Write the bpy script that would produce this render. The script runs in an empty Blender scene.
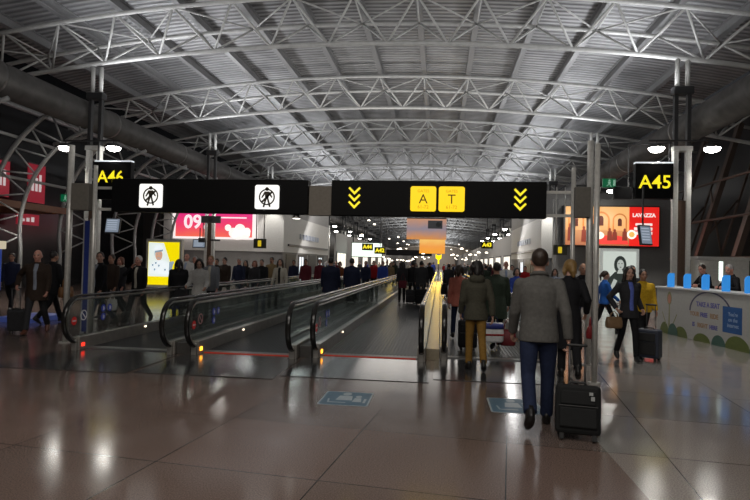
import bpy, bmesh, math, random
from mathutils import Vector, Matrix, Euler, Quaternion
random.seed(7)
COL = bpy.context.scene.collection
R = math.radians
PI = math.pi

# ------------------------------------------------------------------ camera
FPX = 572.0
cam_rot = (Matrix.Rotation(R(6.5), 3, 'Z') @ Matrix.Rotation(R(91.2), 3, 'X') @ Matrix.Rotation(R(1.37), 3, 'Z'))
EYE = Vector((0, 0, 1.68))
cd = bpy.data.cameras.new('camera')
cam = bpy.data.objects.new('camera', cd)
COL.objects.link(cam)
cam.matrix_world = Matrix.Translation(EYE) @ cam_rot.to_4x4()
cd.sensor_fit = 'HORIZONTAL'
cd.sensor_width = 36
cd.lens = 36 * FPX / 750
cd.clip_end = 400
bpy.context.scene.camera = cam


def ray(px, py):
    return cam_rot @ Vector(((px - 375) / FPX, -(py - 250) / FPX, -1))


def onY(px, py, Y):
    d = ray(px, py)
    return EYE + d * (Y / d.y)


def onX(px, py, X):
    d = ray(px, py)
    return EYE + d * (X / d.x)


def ground(px, py):
    d = ray(px, py)
    return EYE + d * (-EYE.z / d.z)


def xat(px, Y, py=262):
    return onY(px, py, Y).x


# ------------------------------------------------------------------ materials
MATS = {}


def M(name, col=(.5, .5, .5), rough=.5, metal=0.0, emit=0.0, ecol=None, var=.10, scale=18.0, bump=0.0, spec=.5):
    if name in MATS:
        return MATS[name]
    m = bpy.data.materials.new(name)
    m.use_nodes = True
    nt = m.node_tree
    b = nt.nodes['Principled BSDF']
    tc = nt.nodes.new('ShaderNodeTexCoord')
    nz = nt.nodes.new('ShaderNodeTexNoise')
    nz.inputs['Scale'].default_value = scale
    nz.inputs['Detail'].default_value = 3
    nt.links.new(tc.outputs['Object'], nz.inputs['Vector'])
    ramp = nt.nodes.new('ShaderNodeMapRange')
    ramp.inputs[1].default_value = .3
    ramp.inputs[2].default_value = .7
    ramp.inputs[3].default_value = 1 - var
    ramp.inputs[4].default_value = 1 + var
    nt.links.new(nz.outputs[0], ramp.inputs[0])
    mul = nt.nodes.new('ShaderNodeVectorMath')
    mul.operation = 'SCALE'
    mul.inputs[0].default_value = col[:3]
    nt.links.new(ramp.outputs[0], mul.inputs['Scale'])
    nt.links.new(mul.outputs[0], b.inputs['Base Color'])
    b.inputs['Roughness'].default_value = rough
    b.inputs['Metallic'].default_value = metal
    b.inputs['Specular IOR Level'].default_value = spec
    if emit:
        b.inputs['Emission Color'].default_value = (*(ecol or col)[:3], 1)
        b.inputs['Emission Strength'].default_value = emit
    if bump:
        bp = nt.nodes.new('ShaderNodeBump')
        bp.inputs['Strength'].default_value = bump
        bp.inputs['Distance'].default_value = .01
        nt.links.new(nz.outputs[0], bp.inputs['Height'])
        nt.links.new(bp.outputs[0], b.inputs['Normal'])
    MATS[name] = m
    return m


def glow(name, col, e=1.0):
    return M(name, tuple(c * .3 for c in col), .4, 0, e, col, var=.03)


def gradient_mat(name, c0, c1, z0, z1, e, axis='Z', mid=None):
    m = bpy.data.materials.new(name)
    m.use_nodes = True
    nt = m.node_tree
    b = nt.nodes['Principled BSDF']
    tc = nt.nodes.new('ShaderNodeTexCoord')
    sep = nt.nodes.new('ShaderNodeSeparateXYZ')
    nt.links.new(tc.outputs['Object'], sep.inputs[0])
    mr = nt.nodes.new('ShaderNodeMapRange')
    mr.inputs[1].default_value = z0
    mr.inputs[2].default_value = z1
    nt.links.new(sep.outputs[axis], mr.inputs[0])
    nz = nt.nodes.new('ShaderNodeTexNoise')
    nz.inputs['Scale'].default_value = 1.3
    nt.links.new(tc.outputs['Object'], nz.inputs['Vector'])
    ad = nt.nodes.new('ShaderNodeMath')
    ad.operation = 'MULTIPLY_ADD'
    ad.inputs[1].default_value = .35
    nt.links.new(nz.outputs[0], ad.inputs[0])
    nt.links.new(mr.outputs[0], ad.inputs[2])
    sb = nt.nodes.new('ShaderNodeMath')
    sb.operation = 'SUBTRACT'
    sb.inputs[1].default_value = .17
    nt.links.new(ad.outputs[0], sb.inputs[0])
    cr = nt.nodes.new('ShaderNodeValToRGB')
    cr.color_ramp.elements[0].color = (*c0, 1)
    cr.color_ramp.elements[1].color = (*c1, 1)
    if mid:
        el = cr.color_ramp.elements.new(.5)
        el.color = (*mid, 1)
    nt.links.new(sb.outputs[0], cr.inputs[0])
    b.inputs['Base Color'].default_value = (.05, .05, .05, 1)
    b.inputs['Roughness'].default_value = .4
    nt.links.new(cr.outputs[0], b.inputs['Emission Color'])
    b.inputs['Emission Strength'].default_value = e
    return m


def glass_mat(name, tint, gl=.035):
    m = bpy.data.materials.new(name)
    m.use_nodes = True
    nt = m.node_tree
    nt.nodes.remove(nt.nodes['Principled BSDF'])
    out = nt.nodes['Material Output']
    tr = nt.nodes.new('ShaderNodeBsdfTransparent')
    tr.inputs[0].default_value = (*tint, 1)
    gs = nt.nodes.new('ShaderNodeBsdfGlossy')
    gs.inputs['Roughness'].default_value = .03
    gs.inputs['Color'].default_value = (.9, .95, .95, 1)
    lw = nt.nodes.new('ShaderNodeLayerWeight')
    lw.inputs[0].default_value = .5
    pw = nt.nodes.new('ShaderNodeMath')
    pw.operation = 'POWER'
    pw.inputs[1].default_value = 4.0
    nt.links.new(lw.outputs['Facing'], pw.inputs[0])
    mu = nt.nodes.new('ShaderNodeMath')
    mu.operation = 'MULTIPLY_ADD'
    mu.inputs[1].default_value = .8
    mu.inputs[2].default_value = .05
    nt.links.new(pw.outputs[0], mu.inputs[0])
    mx = nt.nodes.new('ShaderNodeMixShader')
    nt.links.new(mu.outputs[0], mx.inputs[0])
    nt.links.new(tr.outputs[0], mx.inputs[1])
    nt.links.new(gs.outputs[0], mx.inputs[2])
    hz = nt.nodes.new('ShaderNodeBsdfDiffuse')  # diffuse share paints a pale reflected haze into the glass
    hz.inputs[0].default_value = (.55, .58, .56, 1)
    mx2 = nt.nodes.new('ShaderNodeMixShader')
    mx2.inputs[0].default_value = gl
    nt.links.new(mx.outputs[0], mx2.inputs[1])
    nt.links.new(hz.outputs[0], mx2.inputs[2])
    nt.links.new(mx2.outputs[0], out.inputs[0])
    MATS[name] = m
    return m


steel = M('brushed_steel', (.36, .35, .33), .32, .85, var=.12, scale=9)
steel_dark = M('dark_steel', (.10, .10, .105), .42, .7, var=.15, scale=8)
pole_mat = M('pole_steel', (.55, .54, .51), .32, .35)
white_paint = M('white_painted_steel', (.50, .50, .48), .5, .1, var=.08)
truss_mat = M('grey_white_truss_paint', (.46, .46, .45), .5, .0, var=.10, scale=6)
dark_paint = M('charcoal_paint', (.03, .03, .032), .5)
black_gloss = M('black_sign_face', (.004, .004, .0045), .5, spec=.1)
black_rubber = M('black_rubber', (.008, .008, .008), .5)
grey_box = M('taupe_grey_panel', (.12, .11, .095), .6)
duct_mat = M('dull_grey_duct_metal', (.095, .09, .086), .5, .35, var=.2, scale=3)
rail_rubber = M('handrail_rubber', (.012, .011, .010), .22)
glass = glass_mat('balustrade_glass', (.88, .91, .90))
yellow_glow = glow('yellow_sign_glow', (1, .66, .0), 1.0)
yellow_letter = glow('yellow_letter_glow', (1, .82, .02), .95)
white_glow = glow('white_sign_glow', (1, .99, .95), 1.0)
brown_black = M('pictogram_dark', (.05, .035, .02), .6)


# ------------------------------------------------------------------ mesh helper
class MB:
    def __init__(s):
        s.bm = bmesh.new()

    def box(s, x0, x1, y0, y1, z0, z1, mi=0, M_=None):
        vs = [s.bm.verts.new(Vector(p) if M_ is None else M_ @ Vector(p)) for p in
              ((x0, y0, z0), (x1, y0, z0), (x1, y1, z0), (x0, y1, z0), (x0, y0, z1), (x1, y0, z1), (x1, y1, z1), (x0, y1, z1))]
        for f in ((3, 2, 1, 0), (4, 5, 6, 7), (0, 1, 5, 4), (1, 2, 6, 5), (2, 3, 7, 6), (3, 0, 4, 7)):
            s.bm.faces.new([vs[i] for i in f]).material_index = mi
        return s

    def bar(s, p, q, w, h, mi=0):
        p, q = Vector(p), Vector(q)
        d = (q - p)
        L = d.length
        d.normalize()
        up = Vector((0, 0, 1)) if abs(d.z) < .95 else Vector((0, 1, 0))
        a = d.cross(up).normalized()
        b = a.cross(d).normalized()
        m = Matrix((a, d, b)).transposed().to_4x4()
        m.translation = p
        return s.box(-w / 2, w / 2, 0, L, -h / 2, h / 2, mi, m)

    def tube(s, pts, radii, seg=8, mi=0, caps=True, round_ends=False, flat=(1, 1)):
        pts = [Vector(p) for p in pts]
        if not isinstance(radii, (list, tuple)):
            radii = [radii] * len(pts)
        radii = list(radii)
        if round_ends:
            d0 = (pts[0] - pts[1]).normalized()
            d1 = (pts[-1] - pts[-2]).normalized()
            r0, r1 = radii[0], radii[-1]
            pre = [(pts[0] + d0 * r0 * math.sin(a), r0 * math.cos(a)) for a in (R(80), R(60), R(30))]
            post = [(pts[-1] + d1 * r1 * math.sin(a), r1 * math.cos(a)) for a in (R(30), R(60), R(80))]
            pts = [p for p, _ in pre] + pts + [p for p, _ in post]
            radii = [r for _, r in pre] + radii + [r for _, r in post]
        rings = []
        ref = None
        for i, p in enumerate(pts):
            if i == 0:
                t = pts[1] - pts[0]
            elif i == len(pts) - 1:
                t = pts[-1] - pts[-2]
            else:
                t = (pts[i] - pts[i - 1]).normalized() + (pts[i + 1] - pts[i]).normalized()
            t.normalize()
            if ref is None:
                ref = t.cross(Vector((0, 0, 1)) if abs(t.z) < .9 else Vector((1, 0, 0)))
            ref = (ref - t * ref.dot(t)).normalized()
            b = t.cross(ref)
            rings.append([s.bm.verts.new(p + (ref * math.cos(2 * PI * k / seg) * flat[0] + b * math.sin(2 * PI * k / seg) * flat[1]) * radii[i])
                          for k in range(seg)])
        for a, b in zip(rings, rings[1:]):
            for k in range(seg):
                s.bm.faces.new((a[k], a[(k + 1) % seg], b[(k + 1) % seg], b[k])).material_index = mi
        if caps:
            s.bm.faces.new(rings[0][::-1]).material_index = mi
            s.bm.faces.new(rings[-1]).material_index = mi
        return s

    def loft(s, rings, seg=20, M_=None, mi=0, power=2.0):
        """rings: (cx, cy, cz, rx, ry) horizontal ellipses bottom to top"""
        rr = []
        for (cx, cy, cz, rx, ry) in rings:
            ring = []
            for k in range(seg):
                a = 2 * PI * k / seg
                c, n = math.cos(a), math.sin(a)
                c = math.copysign(abs(c) ** (2 / power), c)
                n = math.copysign(abs(n) ** (2 / power), n)
                v = Vector((cx + rx * c, cy + ry * n, cz))
                ring.append(s.bm.verts.new(M_ @ v if M_ is not None else v))
            rr.append(ring)
        for a, b in zip(rr, rr[1:]):
            for k in range(seg):
                s.bm.faces.new((a[k], a[(k + 1) % seg], b[(k + 1) % seg], b[k])).material_index = mi
        s.bm.faces.new(rr[0][::-1]).material_index = mi
        s.bm.faces.new(rr[-1]).material_index = mi
        return s

    def ell(s, c, r, M_=None, seg=16, ring=10, mi=0):
        c = Vector(c)
        rows = []
        for i in range(1, ring):
            th = PI * i / ring
            row = []
            for k in range(seg):
                a = 2 * PI * k / seg
                v = c + Vector((r[0] * math.sin(th) * math.cos(a), r[1] * math.sin(th) * math.sin(a), r[2] * math.cos(th)))
                row.append(s.bm.verts.new(M_ @ v if M_ is not None else v))
            rows.append(row)
        t = c + Vector((0, 0, r[2]))
        b = c - Vector((0, 0, r[2]))
        t = s.bm.verts.new(M_ @ t if M_ is not None else t)
        b = s.bm.verts.new(M_ @ b if M_ is not None else b)
        for k in range(seg):
            k2 = (k + 1) % seg
            s.bm.faces.new((t, rows[0][k], rows[0][k2])).material_index = mi
            s.bm.faces.new((b, rows[-1][k2], rows[-1][k])).material_index = mi
        for a_, b_ in zip(rows, rows[1:]):
            for k in range(seg):
                k2 = (k + 1) % seg
                s.bm.faces.new((a_[k], b_[k], b_[k2], a_[k2])).material_index = mi
        return s

    def prism(s, poly, M_, depth, mi=0):
        """poly in local xy, extruded 0..depth along local z, placed by M_"""
        n = len(poly)
        a = [s.bm.verts.new(M_ @ Vector((x, y, 0))) for x, y in poly]
        b = [s.bm.verts.new(M_ @ Vector((x, y, depth))) for x, y in poly]
        s.bm.faces.new(a[::-1]).material_index = mi
        s.bm.faces.new(b).material_index = mi
        for i in range(n):
            j = (i + 1) % n
            s.bm.faces.new((a[i], a[j], b[j], b[i])).material_index = mi
        return s

    def ring(s, cx, cy, r0, r1, M_, depth, seg=28, a0=0, a1=2 * PI, mi=0):
        n = seg
        for i in range(n):
            t0 = a0 + (a1 - a0) * i / n
            t1 = a0 + (a1 - a0) * (i + 1) / n
            s.prism([(cx + r0 * math.cos(t0), cy + r0 * math.sin(t0)), (cx + r1 * math.cos(t0), cy + r1 * math.sin(t0)),
                     (cx + r1 * math.cos(t1), cy + r1 * math.sin(t1)), (cx + r0 * math.cos(t1), cy + r0 * math.sin(t1))], M_, depth, mi)
        return s

    def build(s, name, mats, parent=None, smooth=False, origin=None, bevel=0, kind=None):
        if not isinstance(mats, (list, tuple)):
            mats = [mats]
        if origin is not None:
            bmesh.ops.translate(s.bm, verts=s.bm.verts, vec=-Vector(origin))
        bmesh.ops.recalc_face_normals(s.bm, faces=s.bm.faces)
        me = bpy.data.meshes.new(name)
        s.bm.to_mesh(me)
        s.bm.free()
        for m in mats:
            me.materials.append(m)
        if smooth:
            me.polygons.foreach_set('use_smooth', [True] * len(me.polygons))
        o = bpy.data.objects.new(name, me)
        COL.objects.link(o)
        if origin is not None and parent is None:
            o.location = origin
        if parent is not None:
            o.parent = parent
        if bevel:
            bv = o.modifiers.new('bevel', 'BEVEL')
            bv.width = bevel
            bv.segments = 2
            bv.limit_method = 'ANGLE'
        if kind:
            o['kind'] = kind
        return o


def circ(cx, cy, r, n=20, ry=None):
    ry = ry or r
    return [(cx + r * math.cos(2 * PI * k / n), cy + ry * math.sin(2 * PI * k / n)) for k in range(n)]


def rrect(x0, x1, y0, y1, r, n=5):
    out = []
    for cx, cy, a in ((x1 - r, y0 + r, -90), (x1 - r, y1 - r, 0), (x0 + r, y1 - r, 90), (x0 + r, y0 + r, 180)):
        for k in range(n + 1):
            t = R(a + 90 * k / n)
            out.append((cx + r * math.cos(t), cy + r * math.sin(t)))
    return out


def face_cam(x, y, z):
    """local xy plane -> world XZ plane, normal towards -Y"""
    m = Matrix(((1, 0, 0), (0, 0, -1), (0, 1, 0))).to_4x4()
    m.translation = (x, y, z)
    return m


def text_into(mb, txt, size, M_, depth=.01, align='CENTER', mi=0, bold=0.0):
    c = bpy.data.curves.new('txt', 'FONT')
    c.body = txt
    c.size = size
    c.align_x = align
    c.align_y = 'CENTER'
    c.extrude = depth / 2
    c.offset = bold
    c.resolution_u = 3
    o = bpy.data.objects.new('txt', c)
    COL.objects.link(o)
    bpy.context.view_layer.update()
    dg = bpy.context.evaluated_depsgraph_get()
    me = bpy.data.meshes.new_from_object(o.evaluated_get(dg))
    base = len(mb.bm.verts)
    mb.bm.verts.ensure_lookup_table()
    vs = [mb.bm.verts.new(M_ @ (v.co + Vector((0, 0, depth / 2)))) for v in me.vertices]
    for p in me.polygons:
        try:
            mb.bm.faces.new([vs[i] for i in p.vertices]).material_index = mi
        except ValueError:
            pass
    bpy.data.objects.remove(o)
    bpy.data.meshes.remove(me)
    bpy.data.curves.remove(c)


def tag(o, label=None, cat=None, group=None, kind=None):
    if label:
        o['label'] = label
    if cat:
        o['category'] = cat
    if group:
        o['group'] = group
    if kind:
        o['kind'] = kind
    return o


def empty(name, loc, rz=0, **k):
    o = bpy.data.objects.new(name, None)
    COL.objects.link(o)
    o.location = loc
    o.rotation_euler = (0, 0, rz)
    return tag(o, **k)


def copy_tree(o, parent=None):
    c = o.copy()
    COL.objects.link(c)
    if parent is not None:
        c.parent = parent
    for ch in list(o.children):
        copy_tree(ch, c)
    return c


def light(name, kind, loc, energy, col=(1, 1, 1), size=1.0, size_y=None, rot=(0, 0, 0), spot=None, blend=.5):
    l = bpy.data.lights.new(name, kind)
    l.energy = energy
    l.color = col
    if kind == 'AREA':
        l.size = size
        if size_y:
            l.shape = 'RECTANGLE'
            l.size_y = size_y
    elif kind in ('POINT', 'SPOT'):
        l.shadow_soft_size = size
    if spot:
        l.spot_size = R(spot)
        l.spot_blend = blend
    o = bpy.data.objects.new(name, l)
    o.location = loc
    o.rotation_euler = rot
    COL.objects.link(o)
    return o


# ------------------------------------------------------------------ floor
def floor_material():
    m = bpy.data.materials.new('polished_granite_tiles')
    m.use_nodes = True
    nt = m.node_tree
    b = nt.nodes['Principled BSDF']
    tc = nt.nodes.new('ShaderNodeTexCoord')
    mp = nt.nodes.new('ShaderNodeMapping')
    mp.inputs['Rotation'].default_value = (0, 0, R(6.8))
    nt.links.new(tc.outputs['Object'], mp.inputs[0])
    br = nt.nodes.new('ShaderNodeTexBrick')
    br.offset = 0
    br.inputs['Color1'].default_value = (.165, .112, .092, 1)
    br.inputs['Color2'].default_value = (.130, .098, .085, 1)
    br.inputs['Mortar'].default_value = (.022, .017, .015, 1)
    br.inputs['Scale'].default_value = 1
    br.inputs['Mortar Size'].default_value = .006
    br.inputs['Brick Width'].default_value = 1.4
    br.inputs['Row Height'].default_value = 1.4
    nt.links.new(mp.outputs[0], br.inputs['Vector'])
    # tiles right of the middle lightened and greyed, painting in broad reflected light
    sep = nt.nodes.new('ShaderNodeSeparateXYZ')
    nt.links.new(tc.outputs['Object'], sep.inputs[0])
    right_sheen = nt.nodes.new('ShaderNodeMath')
    right_sheen.operation = 'GREATER_THAN'
    right_sheen.inputs[1].default_value = 1.55
    nt.links.new(sep.outputs['X'], right_sheen.inputs[0])
    nz2 = nt.nodes.new('ShaderNodeTexNoise')
    nz2.inputs['Scale'].default_value = 90
    nz2.inputs['Detail'].default_value = 4
    nt.links.new(tc.outputs['Object'], nz2.inputs['Vector'])
    mr = nt.nodes.new('ShaderNodeMapRange')
    mr.inputs[1].default_value = .3
    mr.inputs[2].default_value = .7
    mr.inputs[3].default_value = .62
    mr.inputs[4].default_value = 1.4
    nt.links.new(nz2.outputs[0], mr.inputs[0])
    mixl = nt.nodes.new('ShaderNodeMixRGB')
    mixl.blend_type = 'MULTIPLY'
    mixl.inputs[2].default_value = (1.75, 2.2, 2.4, 1)
    nt.links.new(right_sheen.outputs[0], mixl.inputs[0])
    nt.links.new(br.outputs[0], mixl.inputs[1])
    sc = nt.nodes.new('ShaderNodeVectorMath')
    sc.operation = 'SCALE'
    nt.links.new(mixl.outputs[0], sc.inputs[0])
    nt.links.new(mr.outputs[0], sc.inputs['Scale'])
    nt.links.new(sc.outputs[0], b.inputs['Base Color'])
    nz3 = nt.nodes.new('ShaderNodeTexNoise')
    nz3.inputs['Scale'].default_value = 1.6
    nz3.inputs['Detail'].default_value = 5
    nt.links.new(tc.outputs['Object'], nz3.inputs['Vector'])
    rr = nt.nodes.new('ShaderNodeMapRange')
    rr.inputs[1].default_value = .3
    rr.inputs[2].default_value = .7
    rr.inputs[3].default_value = .10
    rr.inputs[4].default_value = .19
    nt.links.new(nz3.outputs[0], rr.inputs[0])
    nt.links.new(rr.outputs[0], b.inputs['Roughness'])
    b.inputs['IOR'].default_value = 1.6
    return m


MB().box(-22, 17, -4, 262, -.12, 0).build('floor', floor_material(), kind='structure')

# ------------------------------------------------------------------ roof
XC = -3.0


def zb(x):
    return 9.25 - .0061 * (x - XC) ** 2


def zt(x):
    return 10.42 - .0064 * (x - XC) ** 2


def roof_material():
    m = bpy.data.materials.new('corrugated_roof_deck')
    m.use_nodes = True
    nt = m.node_tree
    b = nt.nodes['Principled BSDF']
    tc = nt.nodes.new('ShaderNodeTexCoord')
    wv = nt.nodes.new('ShaderNodeTexWave')
    wv.bands_direction = 'Y'
    wv.inputs['Scale'].default_value = 1.05
    wv.inputs['Distortion'].default_value = .0
    nt.links.new(tc.outputs['Object'], wv.inputs['Vector'])
    nz = nt.nodes.new('ShaderNodeTexNoise')
    nz.inputs['Scale'].default_value = .8
    nz.inputs['Detail'].default_value = 4
    nt.links.new(tc.outputs['Object'], nz.inputs['Vector'])
    cr = nt.nodes.new('ShaderNodeValToRGB')
    cr.color_ramp.elements[0].color = (.13, .13, .135, 1)
    cr.color_ramp.elements[1].color = (.32, .32, .33, 1)
    nt.links.new(wv.outputs['Fac'], cr.inputs[0])
    mr = nt.nodes.new('ShaderNodeMapRange')
    mr.inputs[1].default_value = .3
    mr.inputs[2].default_value = .7
    mr.inputs[3].default_value = .7
    mr.inputs[4].default_value = 1.2
    nt.links.new(nz.outputs[0], mr.inputs[0])
    sc = nt.nodes.new('ShaderNodeVectorMath')
    sc.operation = 'SCALE'
    nt.links.new(cr.outputs[0], sc.inputs[0])
    nt.links.new(mr.outputs[0], sc.inputs['Scale'])
    nt.links.new(sc.outputs[0], b.inputs['Base Color'])
    b.inputs['Roughness'].default_value = .45
    b.inputs['Metallic'].default_value = .2
    bp = nt.nodes.new('ShaderNodeBump')
    bp.inputs['Strength'].default_value = .8
    bp.inputs['Distance'].default_value = .08
    nt.links.new(wv.outputs['Fac'], bp.inputs['Height'])
    nt.links.new(bp.outputs[0], b.inputs['Normal'])
    return m


mb = MB()
xs = [-17.5 + i * (29.5 / 24) for i in range(25)]
for lo, hi in zip(xs, xs[1:]):
    q = [mb.bm.verts.new(p) for p in ((lo, 3, zt(lo) + .62), (hi, 3, zt(hi) + .62), (hi, 260, zt(hi) + .62), (lo, 260, zt(lo) + .62))]
    q2 = [mb.bm.verts.new(v.co + Vector((0, 0, .12))) for v in q]
    mb.bm.faces.new(q)
    mb.bm.faces.new(q2[::-1])
    for i in range(4):
        mb.bm.faces.new((q[i], q[(i + 1) % 4], q2[(i + 1) % 4], q2[i]))
mb.build('ceiling', roof_material(), kind='structure')

purlin_mat = M('purlin_grey_paint', (.20, .20, .205), .5, .1)
P0 = XC - 2.07 * 6
for i in range(13):
    x = P0 + 2.07 * i
    z = zt(x) + .45
    m_ = MB()
    m_.box(x - .11, x + .11, 4, 259, z - .20, z - .17).box(x - .015, x + .015, 4, 259, z - .17, z + .14).box(x - .11, x + .11, 4, 259, z + .14, z + .17)
    m_.build('roof_purlin', purlin_mat, kind='structure')

# trusses: one bottom chord, two top chords, web
TX = [XC + 2.07 * (i + .5) for i in range(-8, 8)]      # bottom nodes
TT = [XC + 2.07 * i for i in range(-8, 9)]             # top nodes


def make_truss(Y):
    r = empty('roof_truss', (XC, Y, 9.25), kind='structure')
    og = (XC, Y, 9.25)
    f = [XC - 17.6 + 35.2 * i / 44 for i in range(45)]
    MB().tube([(x, Y, zb(x)) for x in f], .085, 8).build('bottom_chord', truss_mat, r, True, og)
    for dy in (-1.15, 1.15):
        MB().tube([(x, Y + dy, zt(x)) for x in f], .075, 8).build('top_chord', truss_mat, r, True, og)
    w = MB()
    for i, x in enumerate(TX):
        for dy in (-1.15, 1.15):
            for tx in (TT[i], TT[i + 1]):
                w.tube([(x, Y, zb(x)), (tx, Y + dy, zt(tx))], .042, 6)
    for i, tx in enumerate(TT[:-1]):
        s_ = 1 if i % 2 else -1
        w.tube([(tx, Y - 1.15 * s_, zt(tx)), (TT[i + 1], Y + 1.15 * s_, zt(TT[i + 1]))], .03, 6)
        w.tube([(tx, Y - 1.15, zt(tx)), (tx, Y + 1.15, zt(tx))], .03, 6)
    w.build('web_bracing', truss_mat, r, True, og)
    return r


tr0 = make_truss(19.5)
for k in range(1, 29):
    c = copy_tree(tr0)
    c.location.y = 19.5 + 8.2 * k
tr1 = copy_tree(tr0)
tr1.location.y = 11.3

# side ducts under the roof edges
for X, Z, lab in ((-13.5, 7.0, 'large round grey duct running above the left row of columns'),
                  (8.68, 6.70, 'large round grey duct running above the right row of columns')):
    t = empty('duct', (X, 6, Z), label=lab, cat='duct')
    MB().tube([(0, 0, 0), (0, 110, 0)], .52, 24).build('pipe', duct_mat, t, True)
    for k in range(0, 18):
        MB().tube([(0, 3.5 + 6.1 * k - .09, 0), (0, 3.5 + 6.1 * k + .09, 0)], .55, 24).build('joint_collar', duct_mat, t, True)

# columns
COLY = [19.5, 30.2, 41, 52, 63, 74, 85, 96]


def column(X, Y, right):
    c = empty('column', (X, Y, 0), kind='structure')
    for dx in (-.2, .2):
        MB().box(dx - .075, dx + .075, -.1, .1, 0, 5.6).build('post', white_paint, c, bevel=.012)
        MB().box(dx - .06, dx + .06, -.08, .08, 5.6, 7.55).build('post', dark_paint, c)
        MB().tube([(dx * .8, 0, 7.55), (dx * .8, 0, 8.55)], .075, 10).build('post', white_paint, c, True)
    MB().box(-.31, .31, -.16, .16, 7.35, 7.6).build('collar', dark_paint, c, bevel=.02)
    MB().box(-.125, .125, -.05, .05, 0, 3.9).build('infill_panel', M('brown_column_infill', (.10, .06, .04), .5), c)
    MB().box(-.3, .3, -.14, .14, 5.5, 5.66).build('collar', white_paint, c, bevel=.01)
    MB().bar((-1.1, -.2, 5.815), (1.1, -.2, 5.815), .05, .05).build('crossbar', dark_paint, c)
    return c


lamp_glow = glow('downlight_glow', (1, .97, .9), 26.0)


def make_downlight(label, group=None):
    t = empty('downlight', (0, 0, 0), label=label, cat='light', group=group)
    MB().tube([(0, 0, .05), (0, 0, .16), (0, 0, .2)], [.27, .2, .07], 20).build('housing', dark_paint, t, True)
    MB().ell((0, 0, .03), (.24, .24, .13), None, 20, 10).build('lens', lamp_glow, t, True)
    MB().tube([(0, 0, .2), (0, 0, .26)], .02, 8).build('stem', dark_paint, t)
    return t


dl0 = None
for (Xc, right) in ((-12.6, 0), (7.72, 1)):
    for j, Y in enumerate(COLY):
        column(Xc, Y, right)
        for dx in ((.85, -1.0) if not right else (-.85, .85)):
            side = 'right' if right else 'left'
            if j == 0:
                gate = 'A45' if right else 'A46'
                pos = ('on the hall side of' if (dx > 0) != bool(right) else 'on the outer side of')
                lab = f'bright round downlight {pos} the column by the {gate} sign'
                grp = None
            else:
                lab = f'distant round downlight hanging along the {side} column row'
                grp = f'distant downlights along the {side} column row'
            if dl0 is None:
                dl0 = make_downlight(lab, grp)
                d = dl0
            else:
                d = copy_tree(dl0)
                d['label'] = lab
                if grp:
                    d['group'] = grp
            d.location = (Xc + dx, Y - .2, 5.53)
            if j < 5:
                light('downlight_lamp', 'SPOT', (Xc + dx, Y - .2, 5.36), 700 if j == 0 else 520, (1, .95, .86), .2, spot=115, blend=.6)

# ------------------------------------------------------------------ side walls and outer ribs
MB().box(-20.4, -20.2, -4, 260, 0, 11).build('wall_left', M('dark_night_glazing_left', (.012, .012, .014), .25), kind='structure')
MB().box(15.6, 15.8, -4, 260, 0, 11).build('wall_right', M('dark_night_glazing_right', (.016, .011, .009), .3), kind='structure')
MB().box(-20, 15.5, 259.5, 259.7, 0, 11).build('wall_far', M('dim_far_wall', (.22, .2, .18), .5), kind='structure')

rib_mat = M('pale_rib_steel', (.34, .34, .34), .45, .3)


def left_rib(Y):
    r = empty('facade_rib', (-16.5, Y, 0), kind='structure')
    og = (-16.5, Y, 0)
    cx, cz, ra, rb = -12.2, 2.6, 4.6, 4.9
    o_ = [(cx - ra * math.cos(R(a)), Y, cz + rb * math.sin(R(a))) for a in range(-10, 75, 6)]
    i_ = [(cx + .1 - (ra - .85) * math.cos(R(a)), Y + .5, cz + (rb - .95) * math.sin(R(a))) for a in range(-10, 75, 6)]
    MB().tube([o_[0][:2] + (0,)] + o_, .085, 8).build('outer_chord', rib_mat, r, True, og)
    MB().tube([i_[0][:2] + (0,)] + i_, .075, 8).build('inner_chord', rib_mat, r, True, og)
    w = MB()
    for k in range(0, len(o_) - 2, 2):
        w.tube([o_[k], i_[k + 1]], .035, 6)
        w.tube([i_[k + 1], o_[k + 2]], .035, 6)
    w.build('web_bracing', rib_mat, r, True, og)
    return r


lr = left_rib(19.5)
for Y in (15.4, 23.6, 27.7, 31.8, 35.9):
    c = copy_tree(lr)
    c.location.y = Y
for k, (X, Z) in enumerate(((-16.4, 4.6), (-15.7, 6.0), (-17.9, 7.9))):
    MB().tube([(X, 10, Z), (X, 60, Z)], .06 if k < 2 else .12, 8).build('facade_rail', rib_mat, kind='structure')
MB().box(-19.6, -16.4, 12, 23.5, 3.45, 3.72).build('mezzanine_slab', M('rust_brown_fascia', (.16, .055, .02), .5), kind='structure')

rr_mat = M('dull_brown_rib_steel', (.11, .08, .065), .5, .3)


def right_rib(Y):
    r = empty('facade_rib', (12, Y, 0), kind='structure')
    MB().bar((-.6, 0, 0), (1.9, 0, 8.6), .22, .34).build('raker', rr_mat, r)
    MB().bar((.5, .2, 0), (2.6, .2, 7.2), .08, .12).build('raker', rr_mat, r)
    MB().tube([(.25, 0, 3), (1.9, .2, 5)], .05, 6).tube([(.6, 0, 5.4), (1.2, .2, 2.4)], .05, 6).build('web_bracing', rr_mat, r, True)
    return r


rb0 = right_rib(18)
for Y in (14.5, 21.5, 25, 28.5, 32, 35.5):
    c = copy_tree(rb0)
    c.location.y = Y
for Z in (2.2, 4.0, 5.9):
    MB().tube([(12 + .29 * Z - .7, 12, Z), (12 + .29 * Z - .7, 40, Z)], .06, 8).build('facade_rail', rr_mat, kind='structure')

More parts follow.
